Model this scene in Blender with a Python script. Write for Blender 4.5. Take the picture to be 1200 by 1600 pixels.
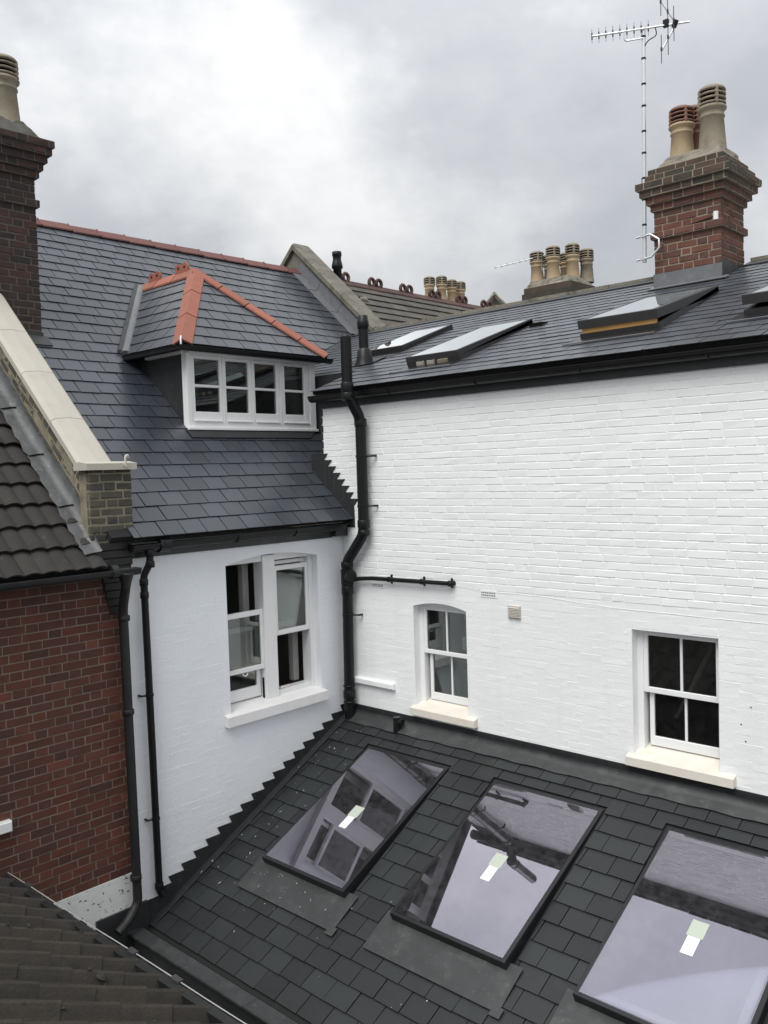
import bpy, math, random
from mathutils import Vector, Matrix
random.seed(11)
S = bpy.context.scene
for o in list(bpy.data.objects):
    bpy.data.objects.remove(o)
COL = S.collection
R = math.radians

# ------------------------------------------------------------------ camera
CAM = Vector((7.2231, -7.0, 2.6878))
RT = Vector((0.7300, 0.6828, -0.0310)).normalized()
FW = Vector((-0.6834, 0.7285, -0.0477)).normalized()
UP = RT.cross(FW).normalized()
RT = FW.cross(UP).normalized()
FPX = 1364.64
cd = bpy.data.cameras.new('camera')
cd.sensor_fit = 'HORIZONTAL'
cd.sensor_width = 36.0
cd.lens = 36.0 * FPX / 1200.0
cd.clip_start = 0.05
cd.clip_end = 2000
cam = bpy.data.objects.new('camera', cd)
COL.objects.link(cam)
cam.matrix_world = Matrix(((RT.x, UP.x, -FW.x, CAM.x), (RT.y, UP.y, -FW.y, CAM.y), (RT.z, UP.z, -FW.z, CAM.z), (0, 0, 0, 1)))
S.camera = cam
S.render.resolution_x = 768
S.render.resolution_y = 1024

# ------------------------------------------------------------------ sky, sun, exposure
SUN = Vector((0.12, -0.52, 0.85)).normalized()
W = bpy.data.worlds.new('World')
S.world = W
W.use_nodes = True
nt = W.node_tree
nt.nodes.clear()
N = nt.nodes.new
L = nt.links.new
out = N('ShaderNodeOutputWorld')
mix = N('ShaderNodeMixShader')
bg1 = N('ShaderNodeBackground')
bg2 = N('ShaderNodeBackground')
sky = N('ShaderNodeTexSky')
sky.sky_type = 'NISHITA'
sky.sun_disc = False
sky.sun_elevation = math.asin(SUN.z)
sky.sun_rotation = math.atan2(SUN.x, SUN.y)
L(sky.outputs[0], bg1.inputs[0])
bg1.inputs[1].default_value = 0.05
tc = N('ShaderNodeTexCoord')
sep = N('ShaderNodeSeparateXYZ')
L(tc.outputs['Generated'], sep.inputs[0])
mp = N('ShaderNodeMapping')
mp.inputs['Scale'].default_value = (1.0, 1.0, 1.5)
mp.inputs['Location'].default_value = (6.6, 4.3, 0.4)
L(tc.outputs['Generated'], mp.inputs[0])
n1 = N('ShaderNodeTexNoise')
n1.inputs['Scale'].default_value = 2.3
n1.inputs['Detail'].default_value = 7
n1.inputs['Roughness'].default_value = 0.56
n1.inputs['Distortion'].default_value = 0.0
L(mp.outputs[0], n1.inputs['Vector'])
cr = N('ShaderNodeValToRGB')
el = cr.color_ramp.elements
el[0].position = 0.36
el[0].color = (0.272, 0.282, 0.297, 1)
el[1].position = 0.635
el[1].color = (0.50, 0.502, 0.50, 1)
e = cr.color_ramp.elements.new(0.48)
e.color = (0.332, 0.342, 0.356, 1)
L(n1.outputs[0], cr.inputs[0])
mz = N('ShaderNodeMath')
mz.operation = 'MAXIMUM'
mz.inputs[1].default_value = 0.0
L(sep.outputs[2], mz.inputs[0])
# standard overcast luminance: zenith about 2.5 times the horizon
mg = N('ShaderNodeMath')
mg.operation = 'MULTIPLY_ADD'
mg.inputs[1].default_value = 1.60
mg.inputs[2].default_value = 0.64
L(mz.outputs[0], mg.inputs[0])
L(cr.outputs[0], bg2.inputs[0])
L(mg.outputs[0], bg2.inputs[1])
mix.inputs[0].default_value = 0.9
L(bg1.outputs[0], mix.inputs[1])
L(bg2.outputs[0], mix.inputs[2])
L(mix.outputs[0], out.inputs[0])
sd = bpy.data.lights.new('sun', 'SUN')
sd.energy = 1.5
sd.angle = R(40)
sd.color = (1.0, 0.97, 0.93)
sun = bpy.data.objects.new('sun', sd)
COL.objects.link(sun)
sun.rotation_euler = SUN.to_track_quat('Z', 'Y').to_euler()
vs = S.view_settings
vs.view_transform = 'Standard'
vs.look = 'None'
vs.exposure = 0.85
vs.gamma = 1.0
vs.use_curve_mapping = False

# ------------------------------------------------------------------ helpers
class Fr:
    def __init__(s, O, U, V):
        s.O, s.U, s.V = Vector(O), Vector(U).normalized(), Vector(V).normalized()
        s.N = s.U.cross(s.V).normalized()
    def p(s, u, v, n=0.0):
        return s.O + s.U * u + s.V * v + s.N * n
    def m(s, u=0, v=0, n=0, rot=0.0, tilt=0.0):
        o = s.p(u, v, n)
        a = Matrix((( s.U.x, s.V.x, s.N.x, o.x), (s.U.y, s.V.y, s.N.y, o.y), (s.U.z, s.V.z, s.N.z, o.z), (0, 0, 0, 1)))
        if rot: a = a @ Matrix.Rotation(rot, 4, 'Z')
        if tilt: a = a @ Matrix.Rotation(tilt, 4, 'X')
        return a
WORLD = Fr((0, 0, 0), (1, 0, 0), (0, 1, 0))

class MB:
    def __init__(s):
        s.v, s.f, s.s = [], [], []
    def add(s, vs_, fs, smooth=False):
        b = len(s.v)
        s.v += [tuple(q) for q in vs_]
        s.f += [tuple(i + b for i in f) for f in fs]
        s.s += [smooth] * len(fs)
        return s
    def box(s, fr, u0, u1, v0, v1, n0, n1):
        P = [fr.p(u, v, n) for n in (n0, n1) for v in (v0, v1) for u in (u0, u1)]
        return s.add(P, [(0, 2, 3, 1), (4, 5, 7, 6), (0, 1, 5, 4), (2, 6, 7, 3), (0, 4, 6, 2), (1, 3, 7, 5)])
    def wbox(s, x0, x1, y0, y1, z0, z1):
        return s.box(WORLD, x0, x1, y0, y1, z0, z1)
    def bbox(s, fr, u0, u1, v0, v1, n0, n1, c=0.004):
        # box with a chamfer round its outer (n1) face
        P = [fr.p(u, v, n0) for u, v in ((u0, v0), (u1, v0), (u1, v1), (u0, v1))]
        P += [fr.p(u, v, n1 - c) for u, v in ((u0, v0), (u1, v0), (u1, v1), (u0, v1))]
        P += [fr.p(u, v, n1) for u, v in ((u0 + c, v0 + c), (u1 - c, v0 + c), (u1 - c, v1 - c), (u0 + c, v1 - c))]
        fs = [(3, 2, 1, 0), (8, 9, 10, 11)]
        for k in (0, 4):
            for i in range(4):
                j = (i + 1) % 4
                fs.append((k + i, k + j, k + 4 + j, k + 4 + i))
        return s.add(P, fs)
    def prism(s, fr, poly, n0, n1):
        k = len(poly)
        f0 = n0 if callable(n0) else (lambda u, v: n0)
        f1 = n1 if callable(n1) else (lambda u, v: n1)
        P = [fr.p(u, v, f0(u, v)) for u, v in poly] + [fr.p(u, v, f1(u, v)) for u, v in poly]
        fs = [tuple(range(k - 1, -1, -1)), tuple(range(k, 2 * k))]
        fs += [(i, (i + 1) % k, k + (i + 1) % k, k + i) for i in range(k)]
        return s.add(P, fs)
    def tube(s, pts, r, seg=12, caps=True, rr=None):
        pts = [Vector(p) for p in pts]
        P, fs = [], []
        t0 = (pts[1] - pts[0]).normalized()
        a = Vector((0, 0, 1)) if abs(t0.z) < 0.9 else Vector((1, 0, 0))
        x = t0.cross(a).normalized()
        for i, p in enumerate(pts):
            if i == 0: t = t0
            elif i == len(pts) - 1: t = (pts[i] - pts[i - 1]).normalized()
            else: t = ((pts[i] - pts[i - 1]).normalized() + (pts[i + 1] - pts[i]).normalized()).normalized()
            x = (x - t * x.dot(t)).normalized()
            y = t.cross(x)
            ri = rr[i] if rr else r
            for k in range(seg):
                an = 2 * math.pi * k / seg
                P.append(p + (x * math.cos(an) + y * math.sin(an)) * ri)
        for i in range(len(pts) - 1):
            for k in range(seg):
                k2 = (k + 1) % seg
                fs.append((i * seg + k, i * seg + k2, (i + 1) * seg + k2, (i + 1) * seg + k))
        s.add(P, fs, True)
        if caps:
            n = len(pts)
            s.add(P[:seg], [tuple(range(seg - 1, -1, -1))])
            s.add(P[(n - 1) * seg:], [tuple(range(seg))])
        return s
    def lathe(s, c, prof, seg=20, smooth=True):
        c = Vector(c)
        P, fs = [], []
        for r, z in prof:
            for k in range(seg):
                an = 2 * math.pi * k / seg
                P.append(c + Vector((math.cos(an) * r, math.sin(an) * r, z)))
        for i in range(len(prof) - 1):
            for k in range(seg):
                k2 = (k + 1) % seg
                fs.append((i * seg + k, i * seg + k2, (i + 1) * seg + k2, (i + 1) * seg + k))
        return s.add(P, fs, smooth)
    def mesh(s, name, mat):
        me = bpy.data.meshes.new(name)
        me.from_pydata([tuple(q) for q in s.v], [], s.f)
        if any(s.s):
            me.polygons.foreach_set('use_smooth', s.s)
        me.materials.append(mat)
        me.update()
        return me

def fillet(pts, rad, n=5):
    pts = [Vector(p) for p in pts]
    o = [pts[0]]
    for i in range(1, len(pts) - 1):
        a, b, c = pts[i - 1], pts[i], pts[i + 1]
        d = min(rad, (a - b).length * .48, (c - b).length * .48)
        p0 = b + (a - b).normalized() * d
        p2 = b + (c - b).normalized() * d
        for k in range(n + 1):
            t = k / n
            o.append(p0 * (1 - t) ** 2 + b * 2 * t * (1 - t) + p2 * t * t)
    o.append(pts[-1])
    return o

def tag(o, label=None, cat=None, group=None, kind=None):
    if label: o['label'] = label
    if cat: o['category'] = cat
    if group: o['group'] = group
    if kind: o['kind'] = kind
    return o
def thing(name, label, cat, loc, group=None):
    o = bpy.data.objects.new(name, None)
    o.empty_display_size = 0.1
    COL.objects.link(o)
    o.location = loc
    return tag(o, label, cat, group)
def adopt(o, parent):
    o.parent = parent
    if parent is not None and parent.type == 'EMPTY':
        o.matrix_parent_inverse = Matrix.Translation(-Vector(parent.location))
def part(mb, name, mat, parent=None, label=None, kind=None):
    o = bpy.data.objects.new(name, mb.mesh(name, mat))
    COL.objects.link(o)
    if parent is not None: adopt(o, parent)
    return tag(o, label, None, None, kind)
def single(mb, name, mat, label, cat, loc, group=None, kind=None):
    # a thing that is one mesh, its origin moved to its base
    loc = Vector(loc)
    mb.v = [tuple(Vector(q) - loc) for q in mb.v]
    o = bpy.data.objects.new(name, mb.mesh(name, mat))
    o.location = loc
    COL.objects.link(o)
    return tag(o, label, cat, group, kind)

def score(c, area):
    d = c - CAM
    z = d.dot(FW)
    if z < .3: return 0
    x = 600 + FPX * d.dot(RT) / z
    y = 800 - FPX * d.dot(UP) / z
    if x < -15 or x > 1215 or y < -15 or y > 1615: return 0
    return area / (z * z)

_tm = {}
def emit(name, parent, items, mat, limit=290):
    """items: (key, verts, faces, Matrix, area). Largest in view become single objects, the rest one 'stuff' part."""
    sc = []
    for it in items:
        c = it[3] @ (sum((Vector(q) for q in it[1]), Vector()) / len(it[1]))
        sc.append((score(c, it[4]), it))
    sc.sort(key=lambda q: -q[0])
    solo = [it for s_, it in sc[:limit] if s_ > 0]
    rest = [it for s_, it in sc if s_ <= 0] + [it for s_, it in sc[limit:] if s_ > 0]
    for key, vs_, fs, mt, ar in solo:
        k = (name, mat.name, key)
        me = _tm.get(k) if key is not None else None
        if me is None:
            me = bpy.data.meshes.new(name)
            me.from_pydata([tuple(q) for q in vs_], [], fs)
            me.materials.append(mat)
            me.update()
            if key is not None: _tm[k] = me
        o = bpy.data.objects.new(name, me)
        COL.objects.link(o)
        adopt(o, parent)
        o.matrix_basis = mt
    if rest:
        mb = MB()
        for key, vs_, fs, mt, ar in rest:
            mb.add([mt @ Vector(q) for q in vs_], fs)
        part(mb, name, mat, parent, kind='stuff')

_bt = {}
def brick_geo(w, h, d=.06, c=.004, var=0, jit=.0015):
    k = (round(w, 3), round(h, 3), d, c, var, jit)
    if k in _bt: return k, *_bt[k]
    rnd = random.Random(str(k))
    j = lambda: rnd.uniform(-jit, jit)
    x, y = w / 2, h / 2
    q = [(-x, -y), (x, -y), (x, y), (-x, y)]
    vs_ = [(a, b, -d) for a, b in q] + [(a + j(), b + j(), -c) for a, b in q]
    vs_ += [(a - math.copysign(c, a) + j(), b - math.copysign(c, b) + j(), j()) for a, b in q]
    fs = [(8, 9, 10, 11)]
    for b in (0, 4):
        for i in range(4):
            i2 = (i + 1) % 4
            fs.append((b + i, b + i2, b + 4 + i2, b + 4 + i))
    _bt[k] = (vs_, fs)
    return k, vs_, fs

def sub_rects(rc, holes):
    rs = [rc]
    for h in holes:
        o = []
        for a, b, c, d in rs:
            if h[2] <= a or h[0] >= c or h[3] <= b or h[1] >= d:
                o.append((a, b, c, d)); continue
            if a < h[0]: o.append((a, b, h[0], d))
            if h[2] < c: o.append((h[2], b, c, d))
            m0, m1 = max(a, h[0]), min(c, h[2])
            if b < h[1]: o.append((m0, b, m1, h[1]))
            if h[3] < d: o.append((m0, h[3], m1, d))
        rs = o
    return rs

def bond(fr, u0, u1, v0, v1, holes=(), course=.075, st=.215, hd=.103, joint=.010, proud=(0, .003), d=.05, c=.004, jit=.0015, row0=0, rnd=None, nvar=6, vj=None, loose=0.0):
    """Flemish bond: items for emit()."""
    rnd = rnd or random.Random(5)
    items = []
    k = row0
    v = v0
    while v < v1 - .02:
        vt = min(v + course - joint, v1)
        u = u0 - (0 if k % 2 else (st + joint) / 2 + (hd + joint) / 2) - rnd.uniform(0, .02 + loose)
        i = 0
        while u < u1:
            w = (st if i % 2 else hd) + rnd.uniform(-.006, .006)
            if loose:
                z_ = rnd.random()
                w = (st if z_ < .76 else hd if z_ < .93 else st + hd) * rnd.uniform(.96, 1.05)
            a, b = max(u, u0), min(u + w, u1)
            if b - a > .02:
                for q in sub_rects((a, v, b, vt), holes):
                    qw, qh = q[2] - q[0], q[3] - q[1]
                    if qw < .015 or qh < .015: continue
                    qw, qh = round(qw * 250) / 250, round(qh * 500) / 500
                    key, vs_, fs = brick_geo(qw, qh, d, c, rnd.randrange(nvar), jit)
                    mt = fr.m((q[0] + q[2]) / 2, (q[1] + q[3]) / 2 + rnd.uniform(-.001, .001) * (1 + 20 * loose), rnd.uniform(*proud), rot=rnd.uniform(-.006, .006) * (1 + 5 * loose))
                    items.append((key, vs_, fs, mt, qw * qh))
            u += w + (joint if vj is None else vj)
            i += 1
        v += course
        k += 1
    return items

def clip_poly(poly, conv):
    out_ = list(poly)
    k = len(conv)
    for i in range(k):
        (ax, ay), (bx, by) = conv[i], conv[(i + 1) % k]
        ins = lambda p: (bx - ax) * (p[1] - ay) - (by - ay) * (p[0] - ax) >= -1e-9
        res = []
        for j in range(len(out_)):
            p, q = out_[j], out_[(j + 1) % len(out_)]
            ip, iq = ins(p), ins(q)
            if ip: res.append(p)
            if ip != iq:
                dx, dy = q[0] - p[0], q[1] - p[1]
                den = (bx - ax) * dy - (by - ay) * dx
                t = ((by - ay) * (p[0] - ax) - (bx - ax) * (p[1] - ay)) / den if abs(den) > 1e-12 else 0
                res.append((p[0] + dx * t, p[1] + dy * t))
        out_ = res
        if len(out_) < 3: return []
    return out_
def parea(p):
    return abs(sum(p[i][0] * p[(i + 1) % len(p)][1] - p[(i + 1) % len(p)][0] * p[i][1] for i in range(len(p)))) / 2
def ccw(p):
    s_ = sum(p[i][0] * p[(i + 1) % len(p)][1] - p[(i + 1) % len(p)][0] * p[i][1] for i in range(len(p)))
    return p if s_ > 0 else p[::-1]

def slates(fr, regions, holes=(), v0=0.0, vmax=5.0, g=.19, w=.245, gap=.006, lap=.05, th=.007, lift=.017, u0=-6.0, u1=9.0, phase=0.0, rnd=None, skew=.004):
    rnd = rnd or random.Random(3)
    items = []
    regions = [ccw(r) for r in regions]
    k = 0
    v = v0
    slope = (lift - .004) / (g + lap)
    while v < vmax:
        u = u0 + phase + (w / 2 if k % 2 else 0) + rnd.uniform(-.008, .008)
        while u < u1:
            rc = (u + gap / 2, v, u + w - gap / 2, v + g + lap)
            for rg in regions:
                rs = sub_rects(rc, holes)
                for q in rs:
                    pl = [(q[0], q[1]), (q[2], q[1]), (q[2], q[3]), (q[0], q[3])]
                    cp = clip_poly(pl, rg)
                    if not cp or parea(cp) < .0015: continue
                    full = len(cp) == 4 and q == rc and abs(parea(cp) - (rc[2] - rc[0]) * (rc[3] - rc[1])) < 1e-6
                    bu, bv = rc[0], rc[1]
                    loc = [(a - bu, b - bv) for a, b in cp]
                    key = None
                    if full:
                        var = rnd.randrange(5)
                        key = ('s', round(g, 3), round(w, 3), var)
                        rv = random.Random(var)
                        loc = [(a + rv.uniform(-.002, .002), b + rv.uniform(-.003, .003)) for a, b in loc]
                    n_ = len(loc)
                    top = [(a, b, lift - slope * b) for a, b in loc]
                    bot = [(a, b, lift - slope * b - th) for a, b in loc]
                    vs_ = bot + top
                    fs = [tuple(range(n_ - 1, -1, -1)), tuple(range(n_, 2 * n_))] + [(i, (i + 1) % n_, n_ + (i + 1) % n_, n_ + i) for i in range(n_)]
                    mt = fr.m(bu, bv, rnd.uniform(-.0012, .002), rot=rnd.gauss(0, skew) if full else 0, tilt=0)
                    items.append((key, vs_, fs, mt, parea(cp)))
            u += w
        v += g
        k += 1
    return items

# ------------------------------------------------------------------ materials
def M(name, col, rough=.6, var=.12, nscale=5.0, bump=0.0, bscale=30.0, pv=.0, col2=None, stain=None, spec=.5, metal=0.0, fine=0.0, streak=None):
    m = bpy.data.materials.new(name)
    m.use_nodes = True
    t = m.node_tree
    N = t.nodes.new
    L = t.links.new
    b = t.nodes['Principled BSDF']
    geo = N('ShaderNodeNewGeometry')
    oi = N('ShaderNodeObjectInfo')
    ad = N('ShaderNodeMath'); ad.operation = 'ADD'
    L(oi.outputs['Random'], ad.inputs[0]); L(geo.outputs['Random Per Island'], ad.inputs[1])
    frc = N('ShaderNodeMath'); frc.operation = 'FRACT'
    L(ad.outputs[0], frc.inputs[0])
    base = N('ShaderNodeRGB'); base.outputs[0].default_value = (*col, 1)
    cur = base.outputs[0]
    def mixc(fac, a, bb, mode='MIX'):
        mx = N('ShaderNodeMix'); mx.data_type = 'RGBA'; mx.blend_type = mode
        if hasattr(fac, 'default_value') or not isinstance(fac, (int, float)): L(fac, mx.inputs[0])
        else: mx.inputs[0].default_value = fac
        L(a, mx.inputs[6])
        if isinstance(bb, tuple): mx.inputs[7].default_value = (*bb, 1)
        else: L(bb, mx.inputs[7])
        return mx.outputs[2]
    if col2:
        rp = N('ShaderNodeValToRGB')
        rp.color_ramp.elements[0].color = (*col, 1)
        rp.color_ramp.elements[1].color = (*col2[-1], 1)
        for i, c_ in enumerate(col2[:-1]):
            el_ = rp.color_ramp.elements.new((i + 1) / len(col2)); el_.color = (*c_, 1)
        L(frc.outputs[0], rp.inputs[0])
        cur = rp.outputs[0]
    def noise(scale, detail=4, rough_=.55, sc3=None):
        n_ = N('ShaderNodeTexNoise')
        n_.inputs['Scale'].default_value = scale
        n_.inputs['Detail'].default_value = detail
        n_.inputs['Roughness'].default_value = rough_
        if sc3:
            mp_ = N('ShaderNodeMapping'); mp_.inputs['Scale'].default_value = sc3
            L(geo.outputs['Position'], mp_.inputs[0]); L(mp_.outputs[0], n_.inputs['Vector'])
        else: L(geo.outputs['Position'], n_.inputs['Vector'])
        return n_.outputs[0]
    def scale_by(sock, amt, center=.5):
        # 1 + amt*2*(x-.5)
        mm = N('ShaderNodeMath'); mm.operation = 'MULTIPLY_ADD'
        mm.inputs[1].default_value = 2 * amt; mm.inputs[2].default_value = 1 - 2 * amt * center
        L(sock, mm.inputs[0])
        return mm.outputs[0]
    facs = []
    if var: facs.append(scale_by(noise(nscale), var * 1.6))
    if fine: facs.append(scale_by(noise(nscale * 14, 3), fine * 1.6))
    if pv: facs.append(scale_by(frc.outputs[0], pv))
    for f_ in facs:
        vm = N('ShaderNodeVectorMath'); vm.operation = 'SCALE'
        L(cur, vm.inputs[0]); L(f_, vm.inputs['Scale'])
        cur = vm.outputs[0]
    if stain:
        for sc_, lo, hi, c_, amt, sc3 in stain:
            n_ = noise(sc_, 5, .6, sc3)
            mr = N('ShaderNodeMapRange'); mr.inputs[1].default_value = lo; mr.inputs[2].default_value = hi
            mr.inputs[4].default_value = amt
            L(n_, mr.inputs[0])
            cur = mixc(mr.outputs[0], cur, c_)
    L(cur, b.inputs['Base Color'])
    b.inputs['Roughness'].default_value = rough
    b.inputs['Specular IOR Level'].default_value = spec
    b.inputs['Metallic'].default_value = metal
    if bump:
        bp = N('ShaderNodeBump')
        bp.inputs['Strength'].default_value = min(1.0, bump)
        bp.inputs['Distance'].default_value = .004
        L(noise(bscale, 5, .6), bp.inputs['Height'])
        L(bp.outputs[0], b.inputs['Normal'])
    return m

def glass(name, dust, refl, base_refl, ior, tintc):
    m = bpy.data.materials.new(name)
    m.use_nodes = True
    t = m.node_tree
    t.nodes.clear()
    N = t.nodes.new
    L = t.links.new
    o = N('ShaderNodeOutputMaterial'); mx = N('ShaderNodeMixShader')
    g = N('ShaderNodeBsdfGlossy'); g.inputs['Color'].default_value = (*refl, 1); g.inputs['Roughness'].default_value = 0.012
    tr = N('ShaderNodeBsdfTransparent'); tr.inputs[0].default_value = (*tintc, 1)
    fr_ = N('ShaderNodeFresnel'); fr_.inputs['IOR'].default_value = ior
    ad = N('ShaderNodeMath'); ad.operation = 'ADD'; ad.use_clamp = True; ad.inputs[1].default_value = base_refl
    L(fr_.outputs[0], ad.inputs[0]); L(ad.outputs[0], mx.inputs[0]); L(tr.outputs[0], mx.inputs[1]); L(g.outputs[0], mx.inputs[2]); dm = N('ShaderNodeMixShader'); df = N('ShaderNodeBsdfDiffuse'); df.inputs[0].default_value = (.5, .5, .48, 1); dn = N('ShaderNodeTexNoise'); dn.inputs['Scale'].default_value = 16; dn.inputs['Detail'].default_value = 8; dn.inputs['Roughness'].default_value = .65; dg = N('ShaderNodeNewGeometry'); L(dg.outputs['Position'], dn.inputs['Vector']); dr = N('ShaderNodeMapRange'); dr.inputs[1].default_value = .42; dr.inputs[2].default_value = .78; dr.inputs[3].default_value = dust * .5; dr.inputs[4].default_value = dust * 2.0; L(dn.outputs[0], dr.inputs[0]); L(dr.outputs[0], dm.inputs[0])
    L(mx.outputs[0], dm.inputs[1]); L(df.outputs[0], dm.inputs[2]); L(dm.outputs[0], o.inputs[0])
    return m

GREEN = (.055, .06, .03)
m_white = M('white_masonry_paint', (.83, .85, .85), .5, .02, 2.0, .5, 45, pv=.008, stain=[(1.6, .60, .85, (.76, .78, .78), .5, None), (4, .56, .82, (.70, .71, .70), .35, (1, 1, .12))])
m_whiteB = M('white_masonry_paint_smooth', (.81, .845, .875), .55, .03, 2.0, .55, 38, stain=[(2.2, .62, .9, (.62, .64, .66), .45, (1, 1, .35))])
m_gloss = M('white_window_paint', (.80, .81, .81), .3, .03, 6, .1, 60)
m_sill = M('cream_stained_sill', (.70, .66, .59), .55, .05, 5, .3, 40, stain=[(7, .5, .75, (.66, .54, .40), .55, None)])
m_sillw = M('white_sill_paint', (.80, .80, .79), .5, .04, 5, .3, 40, stain=[(6, .55, .8, (.70, .62, .50), .5, None)])
m_black = M('black_pipe_plastic', (.0075, .008, .009), .38, .2, 8, .1, 60, spec=.3, stain=[(7, .6, .8, (.03, .03, .03), .5, (1, 1, .4))])
m_iron = M('black_gutter_weathered', (.012, .0125, .013), .55, .3, 9, .3, 60, stain=[(14, .6, .8, (.04, .04, .037), .6, None)])
m_fascia = M('black_fascia_paint', (.026, .030, .032), .45, .25, 3, .2, 40, stain=[(2.2, .55, .66, (.045, .052, .053), .8, None)])
m_slateB = M('blue_grey_slate', (.030, .0365, .047), .32, .12, 3.0, .3, 60, pv=.22, spec=.8, fine=.06, stain=[(2.0, .6, .85, (.075, .095, .095), .5, None)])
m_slateA = M('pale_grey_slate', (.052, .060, .072), .34, .12, 3.0, .3, 60, pv=.2, spec=.8, fine=.06)
m_slateC = M('charcoal_slate', (.0165, .0192, .0205), .46, .16, 3.5, .4, 55, pv=.28, fine=.12, stain=[(3.0, .62, .85, (.055, .06, .058), .5, None)])
m_under = M('roofing_felt', (.010, .011, .012), .9, .1)
m_lead = M('grey_lead', (.135, .142, .152), .48, .18, 6, .4, 25, stain=[(9, .55, .75, (.24, .245, .25), .6, None)])
m_leadd = M('dark_lead', (.018, .020, .021), .55, .3, 6, .5, 20, stain=[(10, .55, .75, (.042, .044, .045), .7, None)])
m_leadm = M('mid_grey_lead', (.033, .036, .037), .52, .28, 5, .6, 14, stain=[(6, .52, .75, (.075, .076, .075), .7, None), (24, .62, .72, (.11, .11, .108), .5, None)])
m_leadold = M('streaked_old_lead', (.068, .072, .075), .5, .3, 7, .5, 25, stain=[(16, .57, .72, (.18, .18, .175), .8, (1, 1, .5)), (5, .52, .72, (.035, .035, .032), .8, None)])
m_tile = M('new_red_clay', (.285, .098, .064), .7, .12, 7, .4, 50, pv=.12, stain=[(9, .58, .75, (.20, .085, .062), .6, None)])
m_ridge = M('weathered_red_clay', (.135, .052, .044), .68, .18, 6, .3, 50, pv=.14)
m_oldridge = M('sooty_red_clay', (.075, .040, .035), .8, .3, 8, .4, 40, pv=.2)
m_rbrick = M('red_brick', (.092, .030, .018), .8, .22, 7, .6, 60, fine=.12, col2=[(.072, .027, .018), (.108, .034, .019), (.056, .025, .019), (.096, .033, .020), (.076, .029, .019), (.118, .036, .020), (.084, .030, .019), (.062, .026, .020), (.15, .046, .027)], stain=[(1.3, .58, .8, (.045, .026, .02), .6, None)])
m_rmort = M('grey_mortar', (.20, .158, .13), .9, .2, 12, .6, 60)
m_dbrick = M('soot_brown_brick', (.046, .026, .020), .85, .25, 7, .6, 60, fine=.12, col2=[(.026, .021, .020), (.060, .029, .021), (.026, .021, .019)], stain=[(1.5, .5, .75, (.022, .020, .020), .7, (1, 1, 1))])
m_dmort = M('sooty_mortar', (.105, .092, .080), .9, .2, 12, .5, 60)
m_cbrick = M('orange_red_brick', (.115, .047, .034), .82, .22, 8, .6, 60, fine=.14, col2=[(.085, .042, .033), (.14, .052, .034), (.065, .038, .031), (.15, .060, .042)])
m_cbrickd = M('lichen_dark_brick', (.062, .048, .036), .9, .3, 8, .7, 60, fine=.2, col2=[(.085, .055, .038), (.045, .040, .032), (.07, .065, .04)])
m_cmort = M('pale_mortar', (.27, .225, .175), .9, .2, 12, .5, 60)
m_ybrick = M('yellow_stock_brick', (.085, .078, .058), .88, .3, 9, .7, 60, fine=.2, col2=[(.05, .048, .042), (.10, .088, .058), (.042, .041, .04)])
m_ymort = M('sandy_mortar', (.215, .190, .135), .9, .3, 10, .9, 45, stain=[(7, .5, .7, (.09, .085, .065), .7, None)])
m_flaunch = M('lichen_cement', (.21, .19, .15), .9, .3, 9, .9, 35, stain=[(6, .5, .7, (.06, .055, .045), .8, None), (8, .6, .75, (.36, .34, .28), .7, None)])
m_flaunchd = M('sooty_cement', (.09, .088, .078), .9, .3, 9, .9, 35, stain=[(6, .5, .7, (.04, .038, .034), .8, None)])
m_coping = M('cream_stone', (.43, .405, .35), .75, .06, 4, .3, 40, pv=.03, stain=[(5, .6, .8, (.31, .29, .25), .6, None)])
m_oldstone = M('weathered_cement_render', (.155, .145, .120), .88, .25, 6, .8, 30, stain=[(5, .5, .7, (.055, .05, .042), .8, None), (9, .6, .75, (.26, .24, .19), .7, None)])
m_concrete = M('brown_concrete_tile', (.024, .022, .019), .88, .25, 6, .8, 60, pv=.18, fine=.2, stain=[(4, .55, .75, (.03, .028, .024), .7, None), (18, .64, .75, (.10, .095, .08), .6, None)])
m_fgtile = M('mossy_brown_pantile', (.036, .031, .0245), .9, .22, 7, 1.0, 45, pv=.15, fine=.25, stain=[(5, .55, .75, (.017, .016, .012), .8, None), (26, .66, .75, (.075, .07, .06), .6, None)])
m_moss = M('dry_moss', (.028, .026, .019), .95, .3, 20, 1.0, 80)
m_pot = M('buff_clay', (.39, .295, .185), .75, .16, 7, .3, 40, stain=[(5, .55, .8, (.20, .165, .115), .7, None)])
m_potd = M('sooted_buff_clay', (.26, .225, .165), .8, .2, 7, .3, 40, stain=[(6, .5, .75, (.10, .09, .07), .7, None)])
m_potr = M('brown_clay', (.20, .105, .075), .75, .2, 7, .3, 40)
m_soot = M('soot', (.012, .012, .012), .95, .1)
m_alu = M('aluminium', (.72, .73, .75), .32, .05, 10, 0, 1, metal=.75)
m_cable = M('white_cable', (.34, .34, .335), .5, .1, 10)
m_wood = M('pine_lining', (.52, .30, .10), .5, .15, 6, .1, 40)
m_sash = M('grey_aluminium_cladding', (.040, .040, .041), .42, .1, 5)
m_frame = M('black_skylight_frame', (.012, .013, .015), .3, .15, 6)
m_room = M('dim_room_plaster', (.30, .29, .27), .9, .1, 2)
m_floor = M('dark_room_floor', (.14, .135, .13), .8, .2, 2)
m_lining = M('pale_shaft_lining', (.60, .63, .60), .8, .05, 2)
m_paper = M('white_label_paper', (.82, .86, .84), .6, .03, 8)
m_labelrefl = M('green_label_reflection', (.42, .47, .40), .6, .03, 8)  # sticker's reflection in the lower glass, put into a flat colour
m_grille = M('grey_beige_plastic', (.48, .45, .40), .6, .08, 10)
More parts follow.
